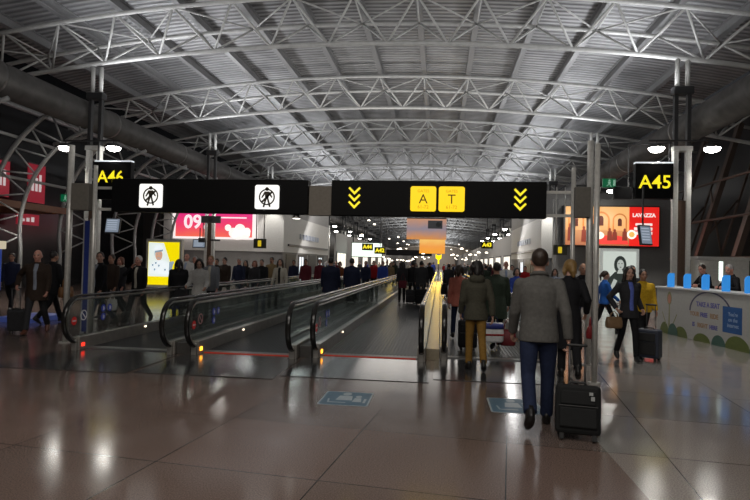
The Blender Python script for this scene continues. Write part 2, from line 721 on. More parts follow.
# red banners behind the left ribs
ban_mat = glow('pink_red_banner', (.60, .02, .05), .28)
ban_white = glow('banner_white_letters', (.9, .75, .75), .5)
for i, (px, py0, py1, hw, lab) in enumerate((
        (1, 160, 196, .32, 'pink red hanging banner at the far left edge beyond the arched ribs'),
        (37, 165, 203, .36, 'pink red hanging banner with pale marks, between two arched ribs'),
        (28, 214, 225, .45, 'small pink red banner hanging below the rust brown ledge'))):
    a, b_ = onX(px, py0, -19.3), onX(px, py1, -19.3)
    t = empty('banner', (-19.3, a.y, b_.z), label=lab, cat='banner')
    h = a.z - b_.z
    MB().box(-.03, .03, -hw * 1.6, hw * 1.6, 0, h).build('cloth', ban_mat, t)
    MB().box(-.04, .04, -hw * 1.65, hw * 1.65, h, h + .06).build('rail', dark_paint, t)
    w = MB()
    for k in range(3):
        w.box(.03, .04, -hw + k * hw * .7, -hw + k * hw * .7 + hw * .45, h * .3, h * (.55 + .1 * k))
    w.build('pale_marks', ban_white, t)

# ------------------------------------------------------------------ gantry and overhead signs
GY = 10.2
g = empty('sign_gantry', (-2.2, GY, 0), label='steel portal frame of slim poles carrying the overhead signs across the walkways', cat='gantry')
for px_, h in ((-7.06, 3.78), (2.55, 3.86)):
    MB().tube([(px_ + 2.2, 0, 0), (px_ + 2.2, 0, h)], .055, 14).build('pole', pole_mat, g, True)
    MB().tube([(px_ + 2.2, 0, 0), (px_ + 2.2, 0, .02)], .11, 16).build('base_plate', pole_mat, g)
for px_, h in ((-6.58, 3.4), (2.28, 3.4)):
    MB().tube([(px_ + 2.2, .04, 0), (px_ + 2.2, .04, h)], .04, 12).build('pole', pole_mat, g, True)
for z in (2.57, 2.98):
    MB().bar((-7.06 + 2.2, .135, z), (2.55 + 2.2, .135, z), .05, .05).build('rail', pole_mat, g)
MB().box(-6.98 + 2.2, -6.62 + 2.2, -.1, .12, 2.53, 3.04).build('end_box', grey_box, g, bevel=.01)
MB().box(2.28 + 2.2, 2.6 + 2.2 - .06, -.1, .12, 2.53, 3.05).build('end_box', grey_box, g, bevel=.01)
MB().box(-2.38 + 2.2, -1.97 + 2.2, -.06, .14, 2.5, 3.03).build('middle_box', M('taupe_middle_box', (.16, .14, .115), .6), g)


def rounded_panel(mat, x0, x1, z0, z1, y, parent, og, name, r=.04, d=.02):
    cx, cz = (x0 + x1) / 2, (z0 + z1) / 2
    return MB().prism(rrect(x0 - cx, x1 - cx, z0 - cz, z1 - cz, r), face_cam(cx, y, cz), d).build(name, mat, parent, False, og)


# left sign with two crossed out walker panels
og = (-4.27, GY, 2.51)
s1 = empty('overhead_sign', og, label='long black overhead sign with two white no walking symbols', cat='sign')
MB().box(-6.15, -2.39, GY - .12, GY + .1, 2.51, 3.13).build('housing', black_gloss, s1, origin=og, bevel=.01)
yf = GY - .125
for cx in (-5.36, -3.14):
    p = rounded_panel(white_glow, cx - .225, cx + .225, 2.59, 3.03, yf, s1, og, 'pictogram_panel')
    m_ = face_cam(cx, yf - .02, 2.81)
    w = MB()
    w.ring(0, 0, .125, .15, m_, .006)
    w.prism([(-.11, -.085), (-.085, -.11), (.11, .085), (.085, .11)], m_, .006)
    w.prism(circ(.0, .145, .035, 14), m_, .006)
    w.prism([(-.045, .1), (.045, .1), (.03, -.03), (-.03, -.03)], m_, .006)
    w.prism([(-.03, -.02), (.0, -.03), (-.045, -.19), (-.075, -.18)], m_, .006)
    w.prism([(.0, -.03), (.03, -.02), (.075, -.17), (.045, -.185)], m_, .006)
    w.prism([(-.045, .1), (-.105, -.01), (-.085, -.02), (-.03, .06)], m_, .006)
    w.prism([(.045, .1), (.105, .0), (.085, -.015), (.03, .06)], m_, .006)
    w.build('walker_symbol', brown_black, p, False, og)

# right sign: chevrons and the two gate squares
og = (-.08, GY, 2.5)
s2 = empty('overhead_sign', og, label='long black overhead sign with yellow squares A and T between yellow arrow stacks', cat='sign')
MB().box(-1.96, 1.8, GY - .12, GY + .1, 2.5, 3.13).build('housing', black_gloss, s2, origin=og, bevel=.01)
for cx, ch in ((-.315, 'A'), (.18, 'T')):
    p = rounded_panel(yellow_glow, cx - .225, cx + .225, 2.59, 3.03, yf, s2, og, 'gate_panel')
    w = MB()
    text_into(w, ch, .235, face_cam(cx, yf - .02, 2.80), .005)
    w.build('lettering', M('sign_letter_brown', (.05, .028, .0), .6, emit=.10, ecol=(.5, .28, 0)), p, False, og)
    w = MB()
    text_into(w, 'GATES', .07, face_cam(cx, yf - .02, 2.945), .005)
    text_into(w, '61-72', .085, face_cam(cx, yf - .02, 2.665), .005)
    w.build('small_lettering', M('sign_small_letter', (.3, .17, .0), .6, emit=.45, ecol=(.9, .5, 0)), p, False, og)
for cx in (-1.54, 1.355):
    w = MB()
    for k in range(3):
        z = 2.985 - .125 * k
        m_ = face_cam(cx, yf, z)
        w.prism([(-.11, 0), (-.085, .025), (0, -.06), (.085, .025), (.11, 0), (.0, -.115)], m_, .008)
    w.build('arrow_stack', yellow_letter, s2, False, og)
sp = empty('spotlight', (-2.62, GY, 2.5), label='small lit spotlight under the right end of the no walking sign', cat='light')
MB().tube([(0, 0, -.06), (0, 0, .01)], [.075, .05], 14).build('housing', steel, sp, True)
MB().tube([(0, 0, -.065), (0, 0, -.055)], .065, 14).build('lens', glow('small_spot_glow', (1, .95, .85), 6), sp)

p = ground(594, 384)
t = empty('steel_post', (p.x, p.y, 0), label='bright steel post standing on the tiles just right of the blond woman', cat='post')
MB().tube([(0, 0, 0), (0, 0, 3.45)], .04, 16).build('tube', pole_mat, t, True)
MB().tube([(0, 0, 0), (0, 0, .025)], .085, 16).build('base_plate', pole_mat, t)
MB().tube([(0, 0, 3.45), (0, 0, 3.48)], [.045, .025], 16).build('cap', pole_mat, t)

# gate signs on the columns
for (x0, x1, z0, z1, Y, txt, tx, tz, lab) in (
        (6.20, 7.36, 3.92, 5.06, 19.3, 'A45', 6.80, 4.44, 'black hanging gate sign with yellow A45 on the right column'),
        (-12.40, -11.0, 3.70, 5.04, 19.3, 'A46', -11.76, 4.48, 'black hanging gate sign with yellow A46 on the left column')):
    og = ((x0 + x1) / 2, Y, z0)
    t = empty('gate_sign', og, label=lab, cat='sign')
    MB().box(x0, x1, Y - .12, Y + .12, z0, z1).build('housing', black_gloss, t, origin=og, bevel=.01)
    w = MB()
    text_into(w, txt, .60, face_cam(tx, Y - .125, tz), 0.01, bold=.006)
    w.build('lettering', yellow_letter, t, False, og)
    MB().box(x0, x1, Y - .1, Y + .1, z1, z1 + .05).build('top_light', glow('sign_top_tube', (.8, .85, .9), .8), t, origin=og)
    MB().bar((x1 - .08 if x0 > 0 else x0 + .08, Y, z1 + .05), (x1 - .08 if x0 > 0 else x0 + .08, Y, 5.78), .05, .05).build('hanger', dark_paint, t, origin=og)
og = (6.0, 19.9, 3.95)
t = empty('blank_sign', og, label='small blank black panel hanging left of the A45 gate sign', cat='sign')
MB().box(5.72, 6.3, 19.8, 20, 3.98, 4.38).build('housing', black_gloss, t, origin=og, bevel=.01)
MB().bar((6.2, 19.9, 4.38), (6.2, 19.9, 5.8), .04, .04).build('hanger', dark_paint, t, origin=og)
MB().bar((6.2, 19.9, 5.8), (7.6, 19.6, 5.8), .04, .04).build('hanger', dark_paint, t, origin=og)

# emergency exit signs
ex_mat = glow('exit_green', (.0, .16, .06), .45)
for px, py, Y, lab in ((609, 183, 20.6, 'small green exit sign above the orange and red advert'), (66, 198, 22.5, 'small green exit sign beside the left arched ribs')):
    p = onY(px, py, Y)
    t = empty('exit_sign', p, label=lab, cat='sign')
    MB().box(-.22, .22, -.04, .04, -.15, .15).build('housing', ex_mat, t, bevel=.01)
    w = MB()
    m_ = face_cam(0, -.045, 0)
    w.prism(circ(.0, .08, .035, 10), m_, .004).prism([(-.05, .04), (.05, .04), (.03, -.05), (-.03, -.05)], m_, .004)
    w.prism([(-.03, -.05), (.0, -.05), (-.08, -.12), (-.1, -.1)], m_, .004).prism([(.0, -.05), (.03, -.05), (.08, -.13), (.05, -.13)], m_, .004)
    w.prism([(.13, -.1), (.2, -.1), (.2, .1), (.13, .1)], m_, .004)
    w.build('symbol', glow('exit_white', (.3, .55, .4), .5), t)
    MB().tube([(0, 0, .16), (0, 0, 1.4)], .012, 6).build('hanger', dark_paint, t)

# ------------------------------------------------------------------ moving walkways
deck_mat = M('ridged_deck_metal', (.045, .045, .048), .38, .6, var=.2, scale=40)
plate_mat = M('landing_plate_metal', (.17, .17, .175), .16, .8, var=.25, scale=14)
skirt_mat = M('skirt_steel', (.40, .38, .35), .3, .6, var=.12, scale=6)
amber = glow('amber_indicator', (1, .33, .02), 5.0)
red_ind = glow('red_indicator', (1, .04, .02), 1.6)
red_mat = M('sticker_red', (.5, .015, .015), .4, emit=.10, ecol=(.6, .02, .02))
blue_mat = M('sticker_blue', (.02, .04, .32), .4, emit=.06, ecol=(.05, .08, .5))
white_st = M('sticker_white', (.6, .6, .6), .4, emit=.04, ecol=(.6, .6, .6))
LEN = 50.0


def side_mat(x, y, z):
    """local xy -> world (Y,Z), normal +X"""
    m = Matrix(((0, 0, 1), (1, 0, 0), (0, 1, 0))).to_4x4()
    m.translation = (x, y, z)
    return m


def balustrade(root, x, inner, stickers, lamp):
    """local frame of the walkway root: y=0 is the newel front. inner=+1 if the walking side is +X."""
    top, low, rad = .955, .13, .0
    cz = (top + low) / 2
    rr_ = (top - low) / 2
    sk = MB().box(x - .07, x + .07, .36, LEN, 0, .235).box(x - .045, x + .045, .30, .36, 0, .2)
    b = sk.build('balustrade', skirt_mat, root, bevel=.01)
    arc = [(x, .42 - rr_ * math.sin(R(a)), cz + rr_ * math.cos(R(a))) for a in range(0, 181, 12)]
    hr = [(x, LEN, top), (x, 20, top), (x, 5, top), (x, 1, top)] + arc + [(x, .52, low)]
    MB().tube(hr, .046, 12, round_ends=True, flat=(1, .55)).build('handrail', rail_rubber, b, True)
    ra = rr_ - .055
    gl = [(.42 - ra * math.sin(R(a)), cz + ra * math.cos(R(a))) for a in range(0, 181, 12)]
    poly = [(LEN, .235), (LEN, top - .06)] + gl + [(.44, .235)]
    poly = [p for p in poly if p[1] >= .2]
    MB().prism(poly, side_mat(x - .006, 0, 0), .012).build('glass_panel', glass, b)
    gd = [(x, LEN, top - .06), (x, 20, top - .06), (x, 1, top - .06)] + [(x, .42 - (rr_ - .055) * math.sin(R(a)), cz + (rr_ - .055) * math.cos(R(a))) for a in range(0, 170, 12)]
    MB().tube(gd, .022, 8).build('guide_rail', steel, b, True)
    xi = x + inner * .072
    if lamp:
        MB().box(min(xi, xi + inner * .012), max(xi, xi + inner * .012), .42, .50, .06, .125).build('indicator_light', lamp, b)
        MB().box(min(xi, xi + inner * .012), max(xi, xi + inner * .012), 2.6, 2.66, .16, .19).build('skirt_light', glow('skirt_led', (1, .8, .6), 3), b)
    if stickers:
        xs_ = x + inner * .009
        m_ = side_mat(xs_, 0, 0)
        MB().prism(circ(.28, .52, .075), m_, .003).build('red_sticker', red_mat, b)
        MB().box(xs_, xs_ + .006, .23, .33, .508, .532).build('sticker_bar', white_st, b)
        w = MB()
        w.ring(.55, .60, .075, .095, m_, .003)
        w.prism([(.48, .655), (.495, .67), (.62, .545), (.605, .53)], m_, .003)
        w.build('prohibition_sticker', M('sticker_pink', (.5, .25, .25), .4) if stickers == 2 else white_st, b)
        w = MB()
        for (cy, cz2) in ((1.15, .68), (1.36, .68), (1.15, .52)):
            w.prism(circ(cy, cz2, .07), m_, .003)
        w.build('blue_sticker', blue_mat, b)
        w = MB()
        for (cy, cz2) in ((1.15, .68), (1.36, .68), (1.15, .52)):
            w.box(xs_, xs_ + .006, cy - .012, cy + .012, cz2 - .04, cz2 + .035)
            w.box(xs_, xs_ + .006, cy + .02, cy + .035, cz2 - .03, cz2 + .02)
        w.build('sticker_symbol', white_st, b)
    return b


def walkway(xl, xr, y0, label, sl, sr, ll, lr_):
    cx = (xl + xr) / 2
    r = empty('moving_walkway', (cx, y0, 0), label=label, cat='moving walkway')
    a, b = xl - cx, xr - cx
    w = MB().box(a + .07, b - .07, .75, LEN, .0, .018)
    n = 26
    for k in range(n):
        x = a + .11 + (b - a - .22) * k / (n - 1)
        w.box(x - .018, x + .018, .75, LEN, .018, .03)
    w.build('tread_deck', deck_mat, r)
    MB().box(a + .07, b - .07, .55, .75, 0, .026).build('comb_plate', M('comb_metal', (.3, .3, .3), .35, .8), r)
    if ll is amber:
        MB().box(a + .1, b - .1, .535, .55, .008, .02).build('comb_light', glow('comb_red_line', (1, .06, .02), .16), r)
    MB().box(a - .16, b + .16, -1.35, .27, 0, .008).box(a + .075, b - .075, .27, .55, 0, .008).build('landing_plate', plate_mat, r)
    balustrade(r, a, 1, sl, ll)
    balustrade(r, b, -1, sr, lr_)
    return r


walkway(-6.36, -4.60, 9.12, 'leftmost moving walkway, red and blue stickers on its outer glass side', 1, 0, red_ind, None)
walkway(-4.20, -2.46, 9.2, 'second moving walkway from the left with amber lamp and blue stickers', 2, 0, amber, None)
walkway(-2.10, -.28, 9.45, 'third moving walkway from the left, empty dark deck in front', 2, 0, amber, None)
walkway(.10, 1.84, 9.7, 'rightmost moving walkway, entered by the walking crowd', 0, 0, None, None)
cover_mat = M('beige_steel_cover', (.42, .36, .26), .34, .6, var=.1)
for xa, xb, y0, lab in ((-4.52, -4.28, 9.55, 'narrow steel cover strip between the two leftmost walkways'),
                        (-2.38, -2.18, 9.75, 'narrow steel cover strip between the second and third walkways'),
                        (-.20, .02, 10.02, 'beige steel cover strip in the middle, between the two walkways right of centre')):
    MBc = MB().box(xa - .005, xb + .005, y0, y0 + LEN - .6, .0, .20)
    o = MBc.build('cover_strip', cover_mat if xb > -1 else M('dark_cover_steel', (.10, .095, .09), .4, .5), None, False, ((xa + xb) / 2, y0, 0), bevel=.006)
    tag(o, lab, 'cover strip')

# floor stickers
fs_blue = M('floor_sticker_blue', (.05, .13, .20), .4)
fs_white = M('floor_sticker_white', (.36, .42, .46), .4)
for (x0, x1, y0, y1, lab) in ((-1.40, -.80, 6.62, 7.3, 'blue floor sticker with white figures, left of centre on the tiles'),
                              (.62, 1.22, 6.68, 7.38, 'blue floor sticker with white figures beside the feet of the grey blazer man')):
    og = ((x0 + x1) / 2, (y0 + y1) / 2, 0)
    t = empty('floor_sticker', og, label=lab, cat='floor sticker')
    w_, h_ = (x1 - x0) / 2, (y1 - y0) / 2
    fm = Matrix.Identity(4)
    fm.translation = (0, 0, .001)
    MB().prism(rrect(-w_, w_, -h_, h_, .04), fm, .002).build('border', fs_white, t)
    fm2 = Matrix.Translation((0, 0, .003))
    MB().prism(rrect(-w_ + .02, w_ - .02, -h_ + .02, h_ - .02, .03), fm2, .0015).build('blue_field', fs_blue, t)
    fm3 = Matrix.Translation((0, 0, .0045))
    w = MB()
    w.prism(circ(-.02, .22, .055, 12, .08), fm3, .001)
    w.prism([(-.1, .12), (.06, .12), (.08, -.1), (-.12, -.1)], fm3, .001)
    w.prism(circ(.14, .1, .04, 12, .06), fm3, .001)
    w.prism([(.1, .03), (.18, .03), (.2, -.16), (.09, -.16)], fm3, .001)
    w.prism([(-.22, -.05), (-.2, -.05), (-.18, -.2), (.02, -.2), (.02, -.23), (-.2, -.23)], fm3, .001)
    w.prism([(.22, .0), (.25, .0), (.25, -.2), (.22, -.2)], fm3, .001)
    w.build('figures', fs_white, t)

# ------------------------------------------------------------------ left shops, adverts
wall_white = M('shop_white_panel', (.62, .61, .58), .6)
wall_grey = M('shop_grey_panel', (.17, .165, .16), .6)
wall_dark = M('shop_dark_front', (.025, .022, .022), .5)
shop_lit = glow('shop_lit_glass', (.85, .9, .95), 1.1)


def shop(name, label, xin, xout, y0, y1, side):
    """side=+1: inner face looks to +X (left shop), -1: looks to -X"""
    og = ((xin + xout) / 2, (y0 + y1) / 2, 0)
    t = empty(name, og, label=label, cat='shop')
    xa, xb = min(xin, xout), max(xin, xout)
    MB().box(xa, xb, y0, y1, 2.15, 4.5).build('bulkhead', wall_white, t, origin=og)
    MB().box(xa + .05, xb - .05, y0 + .05, y1 - .05, 0, 2.15).build('lower_wall', wall_grey, t, origin=og)
    MB().box(xa, xb, y0 + .8, y1, 4.5, 6.05).build('upper_wall', M('shop_upper_grey', (.30, .295, .29), .6), t, origin=og)
    xf = xin - .05 * side
    n = 4
    for k in range(n):
        ya = y0 + .8 + (y1 - y0 - 1.6) * k / n
        yb = ya + (y1 - y0 - 1.6) / n - .7
        x_ = xf + .03 * side
        f = MB().box(min(xf, x_), max(xf, x_), ya, yb, .05, 2.05).build('shop_window', wall_dark, t, origin=og)
        if k % 2 == 1 - (side < 0):
            x2 = x_ + .02 * side
            MB().box(min(x_, x2), max(x_, x2), ya + .3, ya + .75, .3, 1.9).box(min(x_, x2), max(x_, x2), ya + 1.0, ya + 1.35, .3, 1.9).build('lit_pane', shop_lit, f, origin=og)
    x2 = xin + .1 * side
    MB().box(min(xin, x2), max(xin, x2), y0 + 1, y1 - .5, 2.55, 2.68).build('ledge', M('ledge_grey', (.12, .11, .11), .5), t, origin=og)
    w = MB()
    for k in range(7):
        w.box(min(xin, xin + .06 * side), max(xin, xin + .06 * side), y0 + 4 + k * .9, y0 + 4.55 + k * .9, 3.1, 3.45)
    w.build('raised_letters', M('bluish_grey_letters', (.34, .37, .44), .5), t, origin=og)
    return t


shop('shop_unit', 'white fronted shop block on the left beside the pink billboard', -9.5, -17.2, 34, 48, 1)
shop('shop_unit', 'white fronted shop block on the right behind the walking crowd', 5.8, 12.0, 34, 48, -1)
MB().box(-9.9, -9.75, 53, 240, 0, 4.4).build('wall_far_left', M('far_shop_wall_left', (.20, .195, .19), .6), kind='structure')
MB().box(6.2, 6.35, 50, 240, 0, 4.4).build('wall_far_right', M('far_shop_wall_right', (.34, .33, .32), .6), kind='structure')

# pink billboard
pink = gradient_mat('pink_red_gradient', (.95, .16, .08), (.80, .02, .22), 0, 1.5, .95, mid=(.92, .05, .14))
og = (-13.8, 33.7, 2.92)
t = empty('billboard_sign', og, label='wide glowing pink and red billboard with white 09 and cloud shapes', cat='billboard')
MB().box(-16.45, -11.15, 33.6, 34.0, 2.86, 4.46).build('lightbox', glow('billboard_white_border', (1, .9, .88), .95), t, origin=og)
MB().box(-16.2, -11.35, 33.55, 33.6, 2.98, 4.40).build('poster', pink, t, origin=og)
w = MB()
text_into(w, '09', 1.15, face_cam(-15.1, 33.545, 3.85), .02, bold=.03)
text_into(w, '00', .36, face_cam(-14.2, 33.545, 3.55), .02, bold=.02)
w.build('lettering', glow('billboard_letters', (1, .85, .88), .95), t, False, og)
w = MB()
for cx, cz, r in ((-12.5, 3.25, .3), (-12.1, 3.45, .34), (-11.75, 3.2, .3), (-12.85, 3.55, .2), (-12.25, 3.12, .3), (-11.65, 3.35, .22)):
    w.prism(circ(cx, cz, r), face_cam(0, 33.54, 0), .01)
w.build('cloud_shape', glow('billboard_cloud', (1, .93, .88), 1.0), t, False, og)
MB().box(-13.9, -11.7, 33.53, 33.545, 4.12, 4.2).build('white_line', glow('billboard_letters', (1, .85, .88), .95), t, origin=og)

# grey sign plate in front of the billboard
p = onY(211, 219.5, 25)
t = empty('hanging_plate', p, label='small dark grey plate hanging in front of the pink billboard', cat='sign')
MB().box(-.45, .45, -.05, .05, -.16, .16).build('plate', M('plate_grey', (.06, .06, .06), .5), t)
MB().prism(circ(0, 0, .11), face_cam(0, -.05, 0), .006).build('dark_disc', dark_paint, t)
MB().tube([(.1, 0, .16), (.1, 0, 2.9)], .02, 6).tube([(-.35, 0, -1.05), (-.35, 0, -.16)], .02, 6).build('hanger', dark_paint, t)
MB().box(-.55, -.25, -.05, .05, -1.05, -.85).box(.0, .45, -.05, .05, -.98, -.9).build('lower_plate', dark_paint, t)

# yellow poster lightbox
og = (-12.56, 25, 0)
t = empty('poster_lightbox', og, label='free-standing yellow lit poster of a figure in a white cap', cat='lightbox')
MB().box(-13.42, -11.70, 24.92, 25.15, .28, 2.5).build('frame', M('lightbox_frame', (.5, .5, .48), .4, .5), t, origin=og, bevel=.02)
MB().box(-13.2, -13.0, 24.95, 25.12, 0, .28).box(-12.1, -11.9, 24.95, 25.12, 0, .28).build('foot', steel_dark, t, origin=og)
MB().box(-13.30, -11.82, 24.9, 24.92, .4, 2.36).build('poster', glow('poster_yellow', (1, .80, .0), .85), t, origin=og)
w = MB()
m_ = face_cam(-12.56, 24.895, 1.4)
w.prism([(-.72, -.62), (.45, -.62), (.3, .1), (.0, .92), (-.72, .94)], m_, .004)
w.build('poster_white_area', glow('poster_white', (.86, .95, .9), .85), t, False, og)
w = MB()
w.prism(circ(-.22, .36, .17, 18, .25), face_cam(-12.56, 24.89, 1.4), .004)
w.build('poster_face', glow('poster_skin', (.75, .42, .28), .75), t, False, og)
w = MB()
m_ = face_cam(-12.56, 24.885, 1.4)
w.prism([(-.46, .50), (-.06, .62), (-.04, .74), (-.24, .84), (-.46, .72)], m_, .004)
w.prism([(-.6, -.45), (.3, -.55), (.25, .0), (-.05, .14), (-.45, .1), (-.62, -.1)], m_, .004)
w.build('poster_clothes', glow('poster_clothes_white', (.9, .97, 1), .9), t, False, og)
w = MB()
m_ = face_cam(-12.56, 24.88, 1.4)
for cx, cz in ((-.4, -.3), (-.2, -.12), (-.5, -.1), (-.35, .0), (.1, -.3), (.35, -.1), (.48, .02)):
    w.prism(circ(cx, cz, .045, 8, .055), m_, .004)
w.prism([(.28, -.4), (.4, -.38), (.52, .1), (.3, .06)], m_, .004)
for cx in (-.29, -.15):
    w.prism(circ(cx, .40, .03, 8, .018), m_, .004)
w.prism([(-.30, .24), (-.14, .24), (-.17, .21), (-.27, .21)], m_, .004)
w.prism([(-.42, .55), (-.02, .62), (-.03, .54), (-.38, .47), (-.42, .3)], m_, .004)
w.build('poster_details', glow('poster_blue_grey', (.35, .45, .55), .7), t, False, og)

# large orange and red advert on the right
og = (8.9, 31, 2.75)
t = empty('billboard_sign', og, label='wide glowing orange and red billboard with arches and white word on red', cat='billboard')
MB().box(6.42, 11.25, 31.0, 31.48, 2.75, 4.92).build('lightbox', dark_paint, t, origin=og)
om = gradient_mat('orange_scene_gradient', (.75, .10, .04), (1, .52, .18), -.2, 1.6, .95, mid=(1, .42, .10))
MB().box(6.48, 9.72, 30.96, 31, 2.83, 4.85).build('poster', om, t, origin=og)
MB().box(9.72, 11.2, 30.96, 31, 2.83, 4.85).build('red_poster', glow('advert_red', (.85, .02, .015), .85), t, origin=og)
fz = face_cam(0, 30.955, 0)
MB().prism([(6.48, 2.83), (9.72, 2.83), (9.72, 3.62), (6.48, 3.62)], fz, .004).build('poster_ground', gradient_mat('poster_ground_gradient', (.35, .05, .02), (.85, .33, .08), -.3, 1.0, .9), t, False, og)
w = MB()
for cx, s_ in ((7.05, .9), (8.3, 1.0), (9.25, .8)):
    zc = 4.15
    w.ring(cx, zc, .36 * s_, .45 * s_, face_cam(0, 30.95, 0), .004, 14, 0, PI)
    for sx in (-1, 1):
        a, b_ = sorted((cx + sx * .36 * s_, cx + sx * .45 * s_))
        w.prism([(a, 3.6), (b_, 3.6), (b_, zc), (a, zc)], face_cam(0, 30.95, 0), .004)
w.build('poster_arches', glow('arch_glow', (.62, .20, .05), .9), t, False, og)
w = MB()
for cx, cz, a, b_ in ((8.3, 4.12, .13, .26), (9.25, 4.05, .10, .2), (7.05, 4.05, .1, .24)):
    w.prism([(cx - a, cz - b_), (cx + a, cz - b_), (cx + a, cz + b_ * .5), (cx + a * .6, cz + b_ * .9), (cx, cz + b_), (cx - a * .6, cz + b_ * .9), (cx - a, cz + b_ * .5)], face_cam(0, 30.948, 0), .004)
w.build('poster_windows', glow('poster_windows', (.12, .03, .02), .5), t, False, og)
w = MB()
for cx, cz, h in ((6.75, 3.5, .9), (7.45, 3.4, .8), (8.75, 3.4, .62), (9.0, 3.38, .55), (9.5, 3.4, .6), (7.75, 3.5, .7)):
    w.prism(circ(cx, cz + h * .42, .065, 10, .085), face_cam(0, 30.944, 0), .004)
    w.prism([(cx - .13, cz - h * .5), (cx + .13, cz - h * .5), (cx + .11, cz + h * .25), (cx, cz + h * .36), (cx - .11, cz + h * .25)], face_cam(0, 30.944, 0), .004)
w.build('poster_figures', glow('poster_figures', (.26, .05, .03), .7), t, False, og)
w = MB()
w.prism([(7.9, 2.9), (9.7, 2.9), (9.6, 3.25), (8.9, 3.4), (8.2, 3.3)], face_cam(0, 30.945, 0), .004)
w.build('poster_red_cloth', glow('poster_red_cloth', (.9, .06, .05), .85), t, False, og)
w = MB()
w.prism(circ(8.05, 3.7, .2, 14, .3), face_cam(0, 30.94, 0), .004).prism(circ(8.2, 3.35, .28, 14, .2), face_cam(0, 30.94, 0), .004)
w.build('poster_white_dress', glow('poster_white_dress', (1, .85, .7), .9), t, False, og)
w = MB()
text_into(w, 'LAVAZZA', .26, face_cam(10.45, 30.955, 4.42), .008, bold=.012)
for z, s_, tx in ((3.95, .16, 'THE REAL'), (3.72, .2, 'ITALIAN'), (3.5, .2, 'ESPRESSO')):
    w.prism(rrect(10.45 - .42 - (3.95 - z) * .3, 10.45 + .42, z - s_ * .4, z + s_ * .4, .03), face_cam(0, 30.955, 0), .006)
w.build('lettering', glow('advert_letters', (1, .8, .76), .9), t, False, og)
w = MB()
w.prism(circ(9.85, 3.42, .24), face_cam(0, 30.95, 0), .004)
w.build('cup_disc', glow('cup_white', (1, .92, .82), .95), t, False, og)
MB().prism(circ(9.85, 3.42, .14), face_cam(0, 30.945, 0), .004).build('coffee_disc', glow('cup_coffee', (.9, .5, .12), .8), t, False, og)
MB().box(6.0, 12.6, 31.5, 31.7, 0, 5.3).build('wall_shop_right', M('grey_back_wall', (.15, .15, .15), .6), kind='structure')
MB().box(-18.5, -17.4, 33.9, 34.3, 0, 6).build('wall_shop_left', wall_dark, kind='structure')

# black and white portrait lightbox
og = (8.06, 27, 0)
t = empty('poster_lightbox', og, label='white framed lit poster with black and white portrait of a woman', cat='lightbox')
MB().box(7.22, 8.92, 26.95, 27.2, .1, 2.55).build('frame', M('lightbox_frame_pale', (.55, .56, .53), .4, emit=.25, ecol=(.8, .85, .8)), t, origin=og, bevel=.02)
MB().box(7.4, 7.6, 27.0, 27.15, 0, .1).box(8.5, 8.7, 27.0, 27.15, 0, .1).build('foot', steel_dark, t, origin=og)
MB().box(7.36, 8.78, 26.92, 26.95, .22, 2.42).build('poster', glow('bw_poster_paper', (.62, .68, .62), .85), t, origin=og)
w = MB()
m_ = face_cam(8.07, 26.915, 1.3)
w.prism(circ(.02, .52, .27, 18, .40), m_, .004)
w.prism([(-.5, -.75), (.5, -.75), (.55, -.1), (.25, .2), (-.2, .2), (-.52, -.15)], m_, .004)
w.build('poster_dark_figure', glow('bw_dark', (.035, .045, .04), .7), t, False, og)
w = MB()
m_ = face_cam(8.07, 26.91, 1.3)
w.prism(circ(.03, .52, .15, 16, .23), m_, .004)
w.prism([(-.06, .3), (.1, .3), (.16, .12), (-.12, .12)], m_, .004)
w.prism([(-.45, -.6), (-.3, -.65), (-.1, -.2), (-.25, -.12)], m_, .004)
w.build('poster_skin', glow('bw_skin', (.5, .54, .5), .8), t, False, og)
w = MB()
m_ = face_cam(8.07, 26.905, 1.3)
for cx in (-.04, .09):
    w.prism(circ(cx, .57, .035, 10, .018), m_, .003)
w.prism(circ(.03, .41, .045, 10, .018), m_, .003)
w.build('poster_face', glow('bw_dark', (.035, .045, .04), .7), t, False, og)

# monitors, small signs
scr = glow('monitor_screen', (.30, .36, .45), .55)


def monitor(p, w_, h_, rz, tilt, label, drop):
    t = empty('hanging_monitor', p, rz, label=label, cat='monitor')
    m_ = Matrix.Rotation(R(tilt), 4, 'X')
    MB().box(-w_, w_, 0, .08, -h_, h_, 0, m_).build('housing', dark_paint, t, bevel=.01)
    sc_ = MB().box(-w_ * .88, w_ * .88, -.006, 0, -h_ * .86, h_ * .86, 0, m_).build('screen', scr, t)
    w = MB()
    for k in range(5):
        z = h_ * .6 - k * h_ * .28
        w.box(-w_ * .75, w_ * .6, -.009, -.006, z, z + h_ * .09, 0, m_)
    w.build('text_rows', glow('monitor_rows', (.6, .68, .8), .6), sc_)
    MB().tube([(0, .06, 0), (0, .12, h_ + .1), (0, .12, drop)], .025, 8).build('bracket', dark_paint, t)


